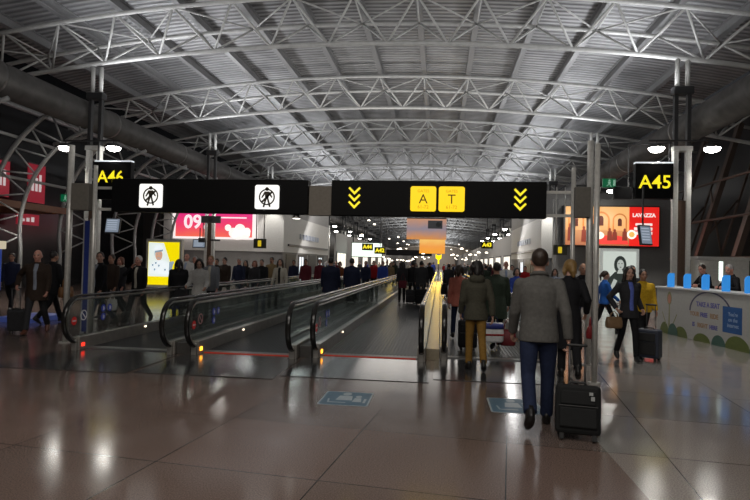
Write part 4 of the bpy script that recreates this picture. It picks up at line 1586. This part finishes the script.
# ------------------------------------------------------------------ luggage
def make_suitcase(name, w_, d_, h_, mat, handle_len, label, cat='suitcase', accent=None):
    """standing on its wheels at z=0, back (handle) side towards +Y"""
    t = empty(name, (0, 0, 0), label=label, cat=cat)
    MB().box(-w_ / 2, w_ / 2, -d_ / 2, d_ / 2, .05, h_).build('shell', mat, t, bevel=.035)
    MB().box(-w_ / 2 + .035, w_ / 2 - .035, -d_ / 2 - .028, -d_ / 2 + .01, .11, h_ * .58).box(-w_ / 2 + .045, w_ / 2 - .045, -d_ / 2 - .02, -d_ / 2 + .01, h_ * .62, h_ - .06).build('front_pocket', accent or mat, t, bevel=.015)
    z_ = MB()
    z_.tube([(-w_ / 2 + .03, -d_ / 2 - .03, h_ * .6), (w_ / 2 - .03, -d_ / 2 - .03, h_ * .6)], .006, 6)
    z_.build('zip', M('zip_dark', (.02, .02, .02), .5), t)
    for sx in (-1, 1):
        wh = MB()
        wh.tube([(sx * (w_ / 2 - .05) - .018, d_ / 2 - .06, .035), (sx * (w_ / 2 - .05) + .018, d_ / 2 - .06, .035)], .035, 12)
        wh.box(sx * (w_ / 2 - .05) - .025, sx * (w_ / 2 - .05) + .025, d_ / 2 - .1, d_ / 2 - .02, .035, .075)
        wh.build('wheel', black_rubber, t)
        ft = MB()
        ft.box(sx * (w_ / 2 - .06) - .02, sx * (w_ / 2 - .06) + .02, -d_ / 2 + .02, -d_ / 2 + .06, .0, .06)
        ft.build('foot', black_rubber, t)
    hd = MB()
    yb = d_ / 2 - .04
    for sx in (-.075, .075):
        hd.tube([(sx, yb, h_ - .05), (sx, yb, h_ + handle_len)], .009, 8)
    hd.build('telescopic_handle', steel_dark, t, True)
    gr = MB()
    gr.tube([(-.085, yb, h_ + handle_len), (.085, yb, h_ + handle_len)], .016, 10, round_ends=True)
    gr.build('grip', black_rubber, t, True)
    cg = MB()
    cg.tube([(-.09, 0, h_ - .01), (-.07, 0, h_ + .025), (.07, 0, h_ + .025), (.09, 0, h_ - .01)], .012, 8, round_ends=True)
    cg.build('top_handle', black_rubber, t, True)
    return t


def make_bag(name, w_, d_, h_, mat, strap, label, cat, strap_mat=None, stripe=None, loop_w=.5):
    """soft bag with its handle loop top at the origin, hanging down"""
    t = empty(name, (0, 0, 0), label=label, cat=cat)
    zt_ = -strap
    MB().loft([(0, 0, zt_ - h_, w_ * .42, d_ * .45), (0, 0, zt_ - h_ + .03, w_ * .49, d_ * .5), (0, 0, zt_ - h_ * .5, w_ * .5, d_ * .5), (0, 0, zt_ - .03, w_ * .47, d_ * .32), (0, 0, zt_, w_ * .45, d_ * .16)], 24, None, 0, 4.0).build('bag_body', mat, t, True)
    s_ = MB()
    for sy in (-1, 1):
        s_.tube([(-w_ * loop_w * .5, sy * d_ * .1, zt_ - .04), (-w_ * loop_w * .4, sy * d_ * .06, zt_ * .5), (0, 0, 0), (w_ * loop_w * .4, sy * d_ * .06, zt_ * .5), (w_ * loop_w * .5, sy * d_ * .1, zt_ - .04)], .009, 8)
    s_.build('strap', strap_mat or mat, t, True)
    if stripe:
        MB().loft([(0, 0, zt_ - h_ * .30, w_ * .508, d_ * .506), (0, 0, zt_ - h_ * .02, w_ * .478, d_ * .345)], 24, None, 0, 4.0).build('band', stripe, t, True)
        MB().loft([(0, 0, zt_ - h_ * .66, w_ * .509, d_ * .509), (0, 0, zt_ - h_ * .56, w_ * .509, d_ * .509)], 24, None, 0, 4.0).build('printed_mark', cloth('red', None), t, True)
    return t


WALK_A = ((24, 5), (-18, 24))
WALK_B = ((-18, 26), (24, 5))
STAND = ((2, 2), (-2, 3))
HI = .010
# --- the man in the grey blazer
man = make_person(skin='fair', legs=((-9, 40), (10, 2)), lean=3, top='grey_blazer', hem=.84, trousers='jeans', legw=1.06, hair='hair_brown', hairkind='short', bulk=1.06, curl=55, collar='grey_blazer',
                  arms={'L': ('swing', 12, 18, 9), 'R': ('ik', (.275, -.06, .87), (.3, -1, 0))}, vox=HI, face=True)
gm_ = ground(538, 421)
put(man, 1.05, 6.2, 1.87, -4, 'man seen from behind in grey blazer and jeans pulling a black suitcase')
case = make_suitcase('suitcase', .42, .22, .52, M('black_ballistic_cloth', (.006, .0065, .007), .75, bump=.2, spec=.3), .40, 'black upright suitcase rolled behind the man in the grey blazer', accent=M('black_pocket_cloth', (.007, .0075, .008), .75, spec=.3))
hp = hand_pos(man, 'R', .09)
case.location = (1.365, 5.79, 0)
case.rotation_euler = (R(-14), 0, R(-10))
MB().box(.10, .135, -.146, -.138, .42, .45).box(.115, .15, -.146, -.138, .37, .41).build('logo_patch', M('patch_grey', (.25, .26, .26), .4), case)

# --- woman in the black coat
wblk = make_person(skin='fair', sex='f', legs=((6, 4), (-14, 24)), lean=2, top='black', hem=.42, trousers='black', hair='hair_blond', hairkind='bob', head=(30, 4), bulk=1.1,
                   arms={'L': ('swing', 4, 20, 8), 'R': ('ik', (.25, .04, .96), (.2, -1, 0))}, vox=.012)
put(wblk, xat(570, 9.0), 9.0, 1.78, -6, 'blond woman in long black coat walking beside the grey blazer man', z=.01)
redbag = make_bag('handbag', .22, .12, .20, M('red_leather', (.22, .012, .015), .4), .12, 'red handbag carried by the blond woman in the black coat', 'handbag')
hp = hand_pos(wblk, 'R', .06)
redbag.location = hp + Vector((.06, 0, .0))
redbag.rotation_euler.z = R(75)

# --- woman with the tan handbag, walking to the camera
wr = make_person(skin='fair', sex='f', legs=((12, 4), (-10, 22)), lean=0, top='charcoal', hem=.80, trousers='black', legw=.92, hair='hair_dark', hairkind='long', head=(-6, 2), shirt='violet_blue', bulk=1.08,
                 arms={'R': ('ik', (.27, .10, .98), (1, -.6, 0)), 'L': ('ik', (-.28, -.06, .96), (-.05, -1, 0))}, vox=HI, curl=60)
put(wr, 3.42, 10.85, 1.70, 186, 'woman in dark jacket and violet blue top walking towards us with a tan handbag')
g_ = MB()
gh = Matrix.Identity(4)
hb = make_bag('handbag', .30, .14, .20, M('tan_leather', (.20, .12, .06), .5), .10, 'tan handbag at the side of the woman in the violet blue top', 'handbag')
hb.location = hand_pos(wr, 'R', .05) + Vector((-.05, -.03, .0))
hb.rotation_euler.z = R(12)
c2 = make_suitcase('suitcase', .40, .26, .57, M('navy_suitcase_shell', (.025, .032, .055), .5), .44, 'dark suitcase with raised handle pulled by the woman in violet blue top', accent=M('black_suitcase_cloth', (.012, .012, .013), .7))
hp = hand_pos(wr, 'L', .08)
c2.location = (hp.x + .16, hp.y + .10, 0)
c2.rotation_euler = (0, 0, R(-38))
yel = make_person(skin='tan', legs=WALK_B, top='yellow', hem=.84, trousers='black', hair='hair_dark', hairkind='short', bulk=1.1, vox=.015)
put(yel, xat(643, 12.6), 12.6, 1.70, 182, 'person in yellow jacket walking just behind the woman with the tan handbag')
bl = make_person(skin='fair', sex='f', legs=((-14, 18), (26, 6)), top='blue', hem=.86, trousers='black', legw=.85, hair='hair_brown', hairkind='tail', arms={'L': ('swing', -22, 20, 8), 'R': ('swing', 20, 30, 8)}, vox=.014)
put(bl, xat(605, 14.6), 14.6, 1.60, -82, 'person in bright blue top striding to the right just past the bright steel post')
bald = make_person(skin='tan', legs=WALK_A, top='black', hem=.82, hair='hair_dark', hairkind='none', vox=.015)
put(bald, xat(583, 13.2), 13.2, 1.80, 185, 'bald man in black jacket facing us behind the blond woman')
beh = make_person(skin='tan', legs=WALK_A, top='charcoal', hem=.82, hair='hair_dark', hairkind='short', vox=.015)
put(beh, xat(632, 14.5), 14.5, 1.78, 184, 'dark haired man half hidden behind the woman in violet blue top')

# --- group entering the rightmost walkway
ol = make_person(skin='fair', sex='f', legs=((8, 4), (-12, 20)), lean=3, top='olive', hem=.80, trousers='mustard', legw=.96, hair='hair_dark', hairkind='messy', bulk=1.18, topkind='hood',
                 arms={'L': ('swing', 6, 25, 8), 'R': ('swing', -10, 10, 14)}, vox=.012, shoes=shoe_black)
put(ol, xat(477, 9.25), 9.25, 1.72, 4, 'dark haired person in olive jacket and mustard trousers stepping onto the right walkway', z=.01)
bp_ = MB()
pk = make_person(skin='fair', sex='f', legs=WALK_A, lean=2, top='coral', hem=.80, trousers='jeans', legw=.9, hair='hair_brown', hairkind='bob', bulk=1.05, arms={'L': ('swing', -4, 10, 8), 'R': ('ik', (.1, .22, 1.05), (.6, -.8, -.4))}, vox=.013, head=(-18, 0))
put(pk, xat(459.5, 12.6), 12.6, 1.66, 4, 'person in coral pink jacket and jeans walking left of the olive jacket', z=.034)
sb = make_bag('shoulder_bag', .30, .12, .24, cloth('black', None), .18, 'black shoulder bag hanging on the left of the coral pink jacket', 'shoulder bag', loop_w=.6)
sb.location = (pk.location.x - .32, pk.location.y + .02, pk.location.z + 1.40)
sb.rotation_euler.z = R(80)
dg = make_person(skin='tan', legs=WALK_B, lean=2, top='dark_green', hem=.62, trousers='black', hair='hair_dark', hairkind='short', bulk=1.15, arms={'L': ('swing', 2, 8, 8), 'R': ('swing', 6, 10, 10)}, vox=.013)
put(dg, xat(497, 11.7), 11.7, 1.74, 2, 'person in dark green coat walking right of the olive jacket', z=.034)
shop_b = make_bag('shopping_bag', .40, .2, .36, M('white_plastic_bag', (.7, .7, .7), .4), .16, 'white shopping bag with blue top carried by the person in dark green', 'shopping bag', strap_mat=cloth('navy', None), stripe=M('bag_blue_band', (.03, .04, .2), .4))
shop_b.location = (xat(494, 10.9), 10.9, .76)
shop_b.rotation_euler.z = R(8)
rb = make_bag('shopping_bag', .30, .2, .30, M('dark_red_bag', (.14, .008, .012), .6), .2, 'dark red bag beside the white shopping bag', 'shopping bag')
rb.location = (xat(509, 11.1), 11.1, .66)
bc = make_suitcase('suitcase', .36, .24, .56, cloth('black', None), .42, 'black trolley case between the coral pink jacket and the mustard trousers')
bc.location = (xat(469, 11.2), 11.2, .034)
# --- left side walkers
ml = make_person(skin='rosy', legs=((-16, 26), (22, 4)), lean=2, top='dark_brown', hem=.72, trousers='charcoal', hair='hair_grey', hairkind='balding', shirt='grey_blue', bulk=1.15, shoes=shoe_brown,
                 arms={'R': ('ik', (.36, .02, .98), (.7, -1, 0)), 'L': ('swing', 10, 20, 8)}, vox=.012, curl=60)
put(ml, xat(38, 11.2), 11.2, 1.80, 200, 'balding man in open brown coat and grey sweater walking in from the left')
c4 = make_suitcase('suitcase', .34, .22, .50, cloth('charcoal', None), .46, 'dark trolley case at the far left pulled by the balding man')
hp = hand_pos(ml, 'R', .08)
c4.location = (hp.x - .12, hp.y + .2, 0)
c4.rotation_euler = (R(-8), 0, R(205))
mk = make_person(skin='tan', legs=WALK_A, top='black', hem=.72, trousers='black', hair='hair_dark', hairkind='short', bulk=1.15, arms={'R': ('swing', 6, 18, 10)}, vox=.013)
put(mk, xat(53, 13.0), 13.0, 1.79, -20, 'dark haired man in black coat left of the gantry pole carrying a tan bag')
tb = make_bag('shoulder_bag', .36, .16, .26, M('caramel_leather', (.20, .09, .03), .5), .3, 'caramel brown shoulder bag beside the left gantry pole', 'shoulder bag')
tb.location = (mk.location.x + .40, mk.location.y - .05, 1.20)
tb.rotation_euler.z = R(70)
mh = make_person(skin='fair', legs=WALK_A, top='black', hem=.80, trousers='jeans', hair='hair_brown', hairkind='short', head=(50, 0), shirt='grey_blue', bulk=1.1, vox=.013, arms={'R': ('swing', 4, 14, 10), 'L': ('swing', 5, 15, 10)})
put(mh, xat(101, 12.8), 12.8, 1.80, 150, 'brown haired man in dark jacket and jeans looking left by the gantry pole')
wb = make_bag('shopping_bag', .24, .14, .26, cloth('white', None), .14, 'small white bag carried by the brown haired man on the left', 'shopping bag')
wb.location = (xat(113.5, 12.9), 12.9, .78)
pm = make_person(skin='tan', legs=WALK_B, top='dark_brown', hem=.82, trousers='black', hair='hair_brown', hairkind='short', vox=.016)
put(pm, xat(112, 14.6), 14.6, 1.76, 175, 'man in dark brown jacket right behind the brown haired man')
pw = make_person(skin='rosy', sex='f', legs=WALK_A, top='charcoal', hem=.6, trousers='black', hair='hair_red', hairkind='bob', scarf='cream', vox=.016)
put(pw, xat(121, 15.4), 15.4, 1.68, 170, 'red haired woman in dark coat with cream scarf')
pe = make_person(skin='rosy', legs=WALK_B, top='black', hem=.72, trousers='charcoal', hair='hair_white', hairkind='short', shirt='cream', arms={'R': ('ik', (.06, .20, 1.42), (1, -.2, -1)), 'L': ('swing', 4, 15, 8)}, vox=.014)
put(pe, xat(139, 13.6), 13.6, 1.74, 175, 'white haired man in black coat with hand raised to his chin')
pc = make_person(skin='tan', sex='f', legs=STAND, top='black', hem=.35, trousers='black', hair='hair_dark', hairkind='long', bulk=1.35, vox=.016)
put(pc, xat(179, 14.2), 14.2, 1.62, 20, 'person in wide black coat standing in front of the yellow poster')

# --- on the left walkways
ww = make_person(skin='fair', sex='f', legs=STAND, lean=4, top='white', hem=.84, trousers='black', hair='hair_dark', hairkind='bob', bulk=1.15, head=(10, 22), arms={'L': ('swing', 20, 45, 10), 'R': ('swing', 15, 60, 10)}, vox=.013)
put(ww, xat(200, 12.9), 12.9, 1.62, 190, 'dark haired woman in white jacket bending her head on the leftmost walkway', z=.034)
wbk = make_bag('backpack', .34, .2, .40, cloth('black', None), .06, 'black bag held in front of the woman in the white jacket', 'bag')
wbk.location = (ww.location.x - .18, ww.location.y - .52, 1.02)
wf = make_person(skin='rosy', legs=STAND, top='grey', hem=.82, trousers='black', hair='hair_blond', hairkind='short', shirt='cream', vox=.014)
put(wf, xat(211, 14.2), 14.2, 1.70, 185, 'fair haired man in grey beside the woman in the white jacket', z=.034)
wc = make_person(skin='fair', sex='f', legs=STAND, top='cream', hem=.62, trousers='black', hair='hair_brown', hairkind='long', shirt='black', vox=.014, arms={'L': ('swing', 0, 15, 12), 'R': ('swing', 10, 25, 10)})
put(wc, xat(280.5, 17.6), 17.6, 1.66, 180, 'long haired woman in open cream coat over black on the left walkway', z=.034)
d1 = make_person(skin='tan', legs=STAND, top='navy', hem=.72, trousers='dark_jeans', hair='hair_dark', hairkind='short', bulk=1.25, vox=.014)
put(d1, xat(331, 16.4), 16.4, 1.74, 8, 'broad person in dark navy coat seen from behind on the second walkway', z=.034)
d2 = make_person(skin='tan', legs=STAND, top='navy', hem=.55, trousers='black', hair='hair_dark', hairkind='short', bulk=1.2, vox=.014)
put(d2, xat(352, 18.6), 18.6, 1.74, 4, 'person in long navy coat seen from behind at the right rail of the second walkway', z=.034)
d3 = make_person(skin='fair', sex='f', legs=STAND, top='charcoal', hem=.82, trousers='black', hair='hair_dark', hairkind='long', vox=.016)
put(d3, xat(402.5, 23.5), 23.5, 1.70, 5, 'woman in charcoal jacket with dark red bag on the third walkway', z=.034)
rb2 = make_bag('handbag', .34, .2, .30, cloth('burgundy', None), .3, 'dark red handbag at the hip of the woman on the third walkway', 'handbag')
rb2.location = (d3.location.x + .05, d3.location.y - .26, 1.25)
d4 = make_person(skin='tan', legs=WALK_A, top='black', hem=.7, trousers='black', hair='hair_dark', hairkind='short', bulk=1.15, vox=.016)
put(d4, xat(413, 24.3), 24.3, 1.76, 3, 'man in black coat in the middle of the group on the third walkway', z=.034)
d5 = make_person(skin='tan', legs=WALK_B, top='charcoal', hem=.7, trousers='dark_jeans', hair='hair_dark', hairkind='short', bulk=1.2, vox=.016)
put(d5, xat(421.5, 23.6), 23.6, 1.78, -2, 'man in charcoal coat beside the beige strip on the third walkway', z=.034)
c5 = make_suitcase('suitcase', .46, .28, .62, cloth('black', None), .2, 'large black suitcase behind the man in charcoal on the third walkway')
c5.location = (xat(422, 22.6), 22.6, .034)
c6 = make_suitcase('suitcase', .36, .24, .55, cloth('charcoal', None), .3, 'smaller dark suitcase on the third walkway left of the large black one')
c6.location = (xat(411, 23.2), 23.2, .034)

# --- two clerks at the counter
for px, Y, hd, hk, hc, tpc, lab in ((709, 14.0, (25, 18), 'short', 'hair_brown', 'black', 'brown haired clerk bending forward behind the counter, the farther one'),
                                    (737, 13.2, (20, 16), 'short', 'hair_grey', 'black', 'grey haired clerk in black behind the counter, the nearer one')):
    c_ = make_person(skin='rosy', legs=STAND, lean=14, top=tpc, hem=.8, trousers='black', hair=hc, hairkind=hk, head=hd, arms={'L': ('ik', (-.15, .36, 1.20), (-.8, -.6, -.2)), 'R': ('ik', (.15, .38, 1.20), (.8, -.6, -.2))}, vox=.013)
    p = onX(px, 266, 7.22)
    put(c_, p.x, p.y, 1.84, 95, lab)
    pp = MB()
    o = MB().box(-.15, .15, -.11, .11, 0, .012).box(-.02, .02, -.10, -.06, .012, .03).build('paper_tray', M('paper_white', (.65, .65, .63), .6), None)
    o.location = (A_.x + .35 + (16 - p.y + .3) * .1156, p.y - .3, 1.218)
    tag(o, 'white papers on the counter in front of the ' + ('nearer' if Y < 13.5 else 'farther') + ' clerk', 'papers')
gy = make_person(skin='tan', legs=STAND, top='dark_brown', hem=.8, trousers='black', hair='hair_dark', hairkind='short', lean=20, vox=.016)
put(gy, 7.9, 17.8, 1.5, 120, 'dark figure leaning behind the far end of the counter')

# ------------------------------------------------------------------ crowd
protos = []
for i, kw in enumerate((dict(legs=WALK_A, sex='m', hairkind='short', hem=.80), dict(legs=WALK_B, sex='f', hairkind='long', hem=.62), dict(legs=WALK_A, sex='f', hairkind='bob', hem=.80),
                        dict(legs=WALK_B, sex='m', hairkind='short', hem=.68, bulk=1.15), dict(legs=STAND, sex='m', hairkind='balding', hem=.8, bulk=1.1, shirt='pale_blue'), dict(legs=STAND, sex='f', hairkind='tail', hem=.8))):
    protos.append([make_person(vox=.022, top='black', trousers='black', hair='hair_dark', **kw), False])


def override(o, mat):
    o.material_slots[0].link = 'OBJECT'
    o.material_slots[0].material = mat


RAILS = (-6.36, -4.6, -4.2, -2.46, -2.1, -.28, .10, 1.84)
DECKS = ((-6.36, -4.6), (-4.2, -2.46), (-2.1, -.28), (.10, 1.84))
TAKEN = [(o.location.x, o.location.y) for o in bpy.data.objects if o.get('category') == 'person']


def clear_spot(x, y, m=.35):
    return not 56.5 < y < 61.5 and all(abs(x - q) > m for q in RAILS) and all((x - a) ** 2 + (y - b) ** 2 > .5 for a, b in TAKEN)


def deck_z(x, y):
    return .034 if y < 58.5 and any(a < x < b for a, b in DECKS) else 0


def crowd_person(i, px, Y, h, top, tr, hair, heading, label, group=None, skin='fair', z=0, x=None):
    pr = protos[i]
    o = copy_tree(pr[0]) if pr[1] else pr[0]
    pr[1] = True
    if x is None:
        x = xat(px, Y)
        for _ in range(60):
            if clear_spot(x, Y):
                break
            Y += .15
            x = xat(px, Y)
    TAKEN.append((x, Y))
    put(o, x, Y, h, heading, label, group, deck_z(x, Y))
    if not group:
        if 'group' in o:
            del o['group']
    for c in [o] + list(o.children):
        n = c.name.split('.')[0]
        if n == 'person':
            override(c, SKIN[skin])
        elif n in ('jacket', 'coat'):
            override(c, cloth(top, None))
        elif n == 'trousers':
            override(c, cloth(tr, None))
        elif n == 'hair':
            override(c, MATS[hair])
    return o


CR = [
    (0, 12, 15.5, 1.72, 'navy', 'black', 'hair_dark', 200, 'dark figure beside the blue kiosk panel at the far left', 'tan'),
    (4, 187, 18.5, 1.80, 'white', 'charcoal', 'hair_brown', 180, 'bald man in white shirt standing right of the yellow poster', 'rosy'),
    (3, 195, 20.0, 1.78, 'charcoal', 'black', 'hair_grey', 185, 'grey haired man in charcoal coat below the small blue monitor', 'rosy'),
    (0, 217, 21.5, 1.70, 'black', 'black', 'hair_dark', 178, 'black clothed man under the hanging grey plate, left of the man holding something', 'tan'),
    (3, 225, 20.0, 1.76, 'dark_brown', 'black', 'hair_dark', 170, 'man in dark brown coat below the middle of the pink billboard', 'fair'),
    (0, 239.5, 21.0, 1.74, 'navy', 'dark_jeans', 'hair_grey', 180, 'man in navy jacket with pale shirt below the white cloud shape', 'rosy'),
    (1, 246, 23.0, 1.66, 'black', 'black', 'hair_dark', 182, 'long haired woman in black between the navy jacket man and the red haired walker', 'fair'),
    (2, 255, 20.5, 1.66, 'charcoal', 'black', 'hair_red', 176, 'red haired walker in charcoal at the right end of the pink billboard', 'rosy'),
    (3, 262, 21.5, 1.72, 'black', 'dark_jeans', 'hair_brown', 184, 'brown haired man in black coat beside the red haired walker', 'fair'),
    (0, 272, 22.0, 1.82, 'camel', 'black', 'hair_dark', 180, 'tall man in camel jacket behind the woman in the open cream coat', 'tan'),
    (0, 294, 23.5, 1.72, 'navy', 'black', 'hair_dark', 180, 'navy jacket man left of the bright shop door', 'tan'),
    (3, 306, 24.5, 1.74, 'burgundy', 'black', 'hair_dark', 178, 'man in dark burgundy coat right of the bright shop door', 'tan'),
    (5, 320, 20.5, 1.70, 'burgundy', 'dark_jeans', 'hair_dark', 182, 'woman with tied hair in burgundy left of the broad navy coat', 'rosy'),
    (2, 340, 22.0, 1.66, 'rust', 'dark_jeans', 'hair_brown', 180, 'brown haired woman in rust jacket right of the broad navy coat', 'rosy'),
    (0, 366, 27.0, 1.72, 'navy', 'black', 'hair_dark', 182, 'navy jacket walker just right of the long navy coat', 'fair'),
    (5, 374, 30.0, 1.70, 'red', 'black', 'hair_dark', 180, 'walker in red jacket below the bright white screen', 'fair'),
    (3, 383, 28.0, 1.74, 'royal', 'black', 'hair_brown', 182, 'walker in royal blue coat right of the one in red', 'fair'),
    (2, 391, 30.0, 1.68, 'camel', 'black', 'hair_blond', 180, 'blond walker in camel jacket left of the group on the third walkway', 'fair'),
    (0, 430, 34.0, 1.74, 'black', 'black', 'hair_dark', 0, 'dark walker far along the beige middle strip, just left of it', 'tan'),
    (3, 449, 19.0, 1.68, 'charcoal', 'black', 'hair_dark', 2, 'charcoal coated walker just left of the coral pink jacket', 'tan'),
    (4, 506, 15.8, 1.80, 'white', 'dark_jeans', 'hair_grey', 180, 'grey haired man in white facing us, right of the dark green coat', 'rosy'),
    (2, 517, 16.8, 1.64, 'royal', 'black', 'hair_dark', 182, 'person in royal blue top at the left shoulder of the blazer man', 'fair'),
    (0, 486, 22.0, 1.70, 'dark_green', 'black', 'hair_brown', 2, 'walker in dark green jacket behind the messy dark hair', 'fair'),
    (5, 512, 24.0, 1.68, 'white', 'black', 'hair_dark', 180, 'woman with tied hair in white far behind the blazer man', 'fair'),
    (3, 525, 26.0, 1.70, 'red', 'black', 'hair_dark', 180, 'walker in red coat in the crowd beside the blazer man\'s head', 'rosy'),
    (1, 555, 20.0, 1.64, 'grey_blue', 'black', 'hair_brown', 176, 'long haired woman in grey blue between the blazer man and the blond woman', 'fair'),
]
for (i, px, Y, h, top, tr_, hair, hd, lab, sk) in CR:
    crowd_person(i, px, Y, h, top, tr_, hair, hd, lab, None, sk)
for pr, used in protos:
    assert used
rng = random.Random(11)
tops = ['black', 'charcoal', 'navy', 'dark_brown', 'grey', 'burgundy', 'black', 'royal', 'camel', 'dark_green', 'cream', 'red']
hairs = ['hair_dark', 'hair_brown', 'hair_dark', 'hair_blond', 'hair_grey']
for k in range(72):
    for _ in range(900):
        Y = rng.uniform(34, 88)
        X = rng.choice([rng.uniform(-9.0, -6.9), rng.uniform(-3.75, -2.9), rng.uniform(-1.65, -.72), rng.uniform(.52, 1.42), rng.uniform(2.3, 5.2), rng.uniform(2.3, 5.2)])
        if clear_spot(X, Y, .40):
            break
    crowd_person(rng.randrange(6), 0, Y, rng.uniform(1.62, 1.82), rng.choice(tops), rng.choice(['black', 'dark_jeans', 'charcoal']), rng.choice(hairs), rng.choice([0, 180]) + rng.uniform(-12, 12),
                 'distant passenger, a tiny figure far down the concourse', 'distant passengers', rng.choice(['fair', 'tan', 'rosy']), 0, X)
for o in list(bpy.data.objects):
    if '_hand' in o:
        del o['_hand']

# ------------------------------------------------------------------ lights
w_ = bpy.data.worlds.new('night')
bpy.context.scene.world = w_
w_.use_nodes = True
w_.node_tree.nodes['Background'].inputs[0].default_value = (.75, .78, .85, 1)
w_.node_tree.nodes['Background'].inputs[1].default_value = .03

# uplights on the side ducts washing the roof
for k in range(8):
    Y = 12 + 9 * k
    for X, ry in ((-11.4, 30), (6.7, -30)):
        light('roof_uplight', 'AREA', (X, Y, 7.0), 270, (.95, .97, 1), 1.2, 6.0, (R(180), R(ry), 0))
# added fill lamps: a pair upward at the trusses, a pair near the camera
light('gantry_fill', 'AREA', (-2.2, 10.2, 3.3), 260, (1, .97, .92), 8, .4, (R(160), 0, 0))  # added fill from below for the front trusses, no fixture on the gantry
light('hall_fill', 'AREA', (-2.2, 27, 4.8), 300, (1, .97, .92), 10, .6, (R(170), 0, 0))  # added upward fill in mid-hall
light('front_fill', 'AREA', (-2.0, 1.0, 8.2), 400, (1, .94, .86), 10, 3, (R(22), 0, 0))  # added front fill over the foreground floor
light('front_fill', 'AREA', (-1.0, -3.0, 6.0), 190, (1, .93, .85), 8, 2, (R(62), 0, 0))  # added fill from behind the camera for backs and gantry
# shop front wash lamps
light('shop_wash', 'SPOT', (-10.2, 33.0, 5.6), 260, (1, .97, .92), .1, spot=60, rot=(R(18), 0, 0))
light('shop_wash', 'SPOT', (6.3, 33.0, 5.6), 330, (1, .97, .92), .1, spot=60, rot=(R(18), 0, 0))
light('shop_wash', 'AREA', (-8.6, 41, 5.2), 130, (1, .97, .95), 10, .4, (0, R(-40), R(90)))
light('shop_wash', 'AREA', (4.9, 41, 5.2), 130, (1, .97, .95), 10, .4, (0, R(40), R(90)))
for k in range(4):
    light('far_wash', 'AREA', (-2, 62 + 40 * k, 8.4), 1300, (1, .93, .84), 12, 20, (0, 0, 0))  # added downward wash to brighten the far concourse
light('far_wall_wash', 'AREA', (-2, 240, 5), 2500, (1, .9, .78), 14, 6, (R(90), 0, 0))  # added wash to brighten the end wall
for k in range(4):
    light('far_roof_wash', 'AREA', (-2, 65 + 45 * k, 6.0), 1500 + 500 * k, (.95, .97, 1), 12, 20, (R(180), 0, 0))  # added upward wash to brighten the far roof
light('right_fill', 'SPOT', (4.6, 13.0, 7.0), 700, (1, .95, .88), .3, spot=85)  # added fill brightening the floor on the right

sc = bpy.context.scene
sc.view_settings.view_transform = 'Standard'
sc.view_settings.look = 'None'
sc.view_settings.exposure = 0
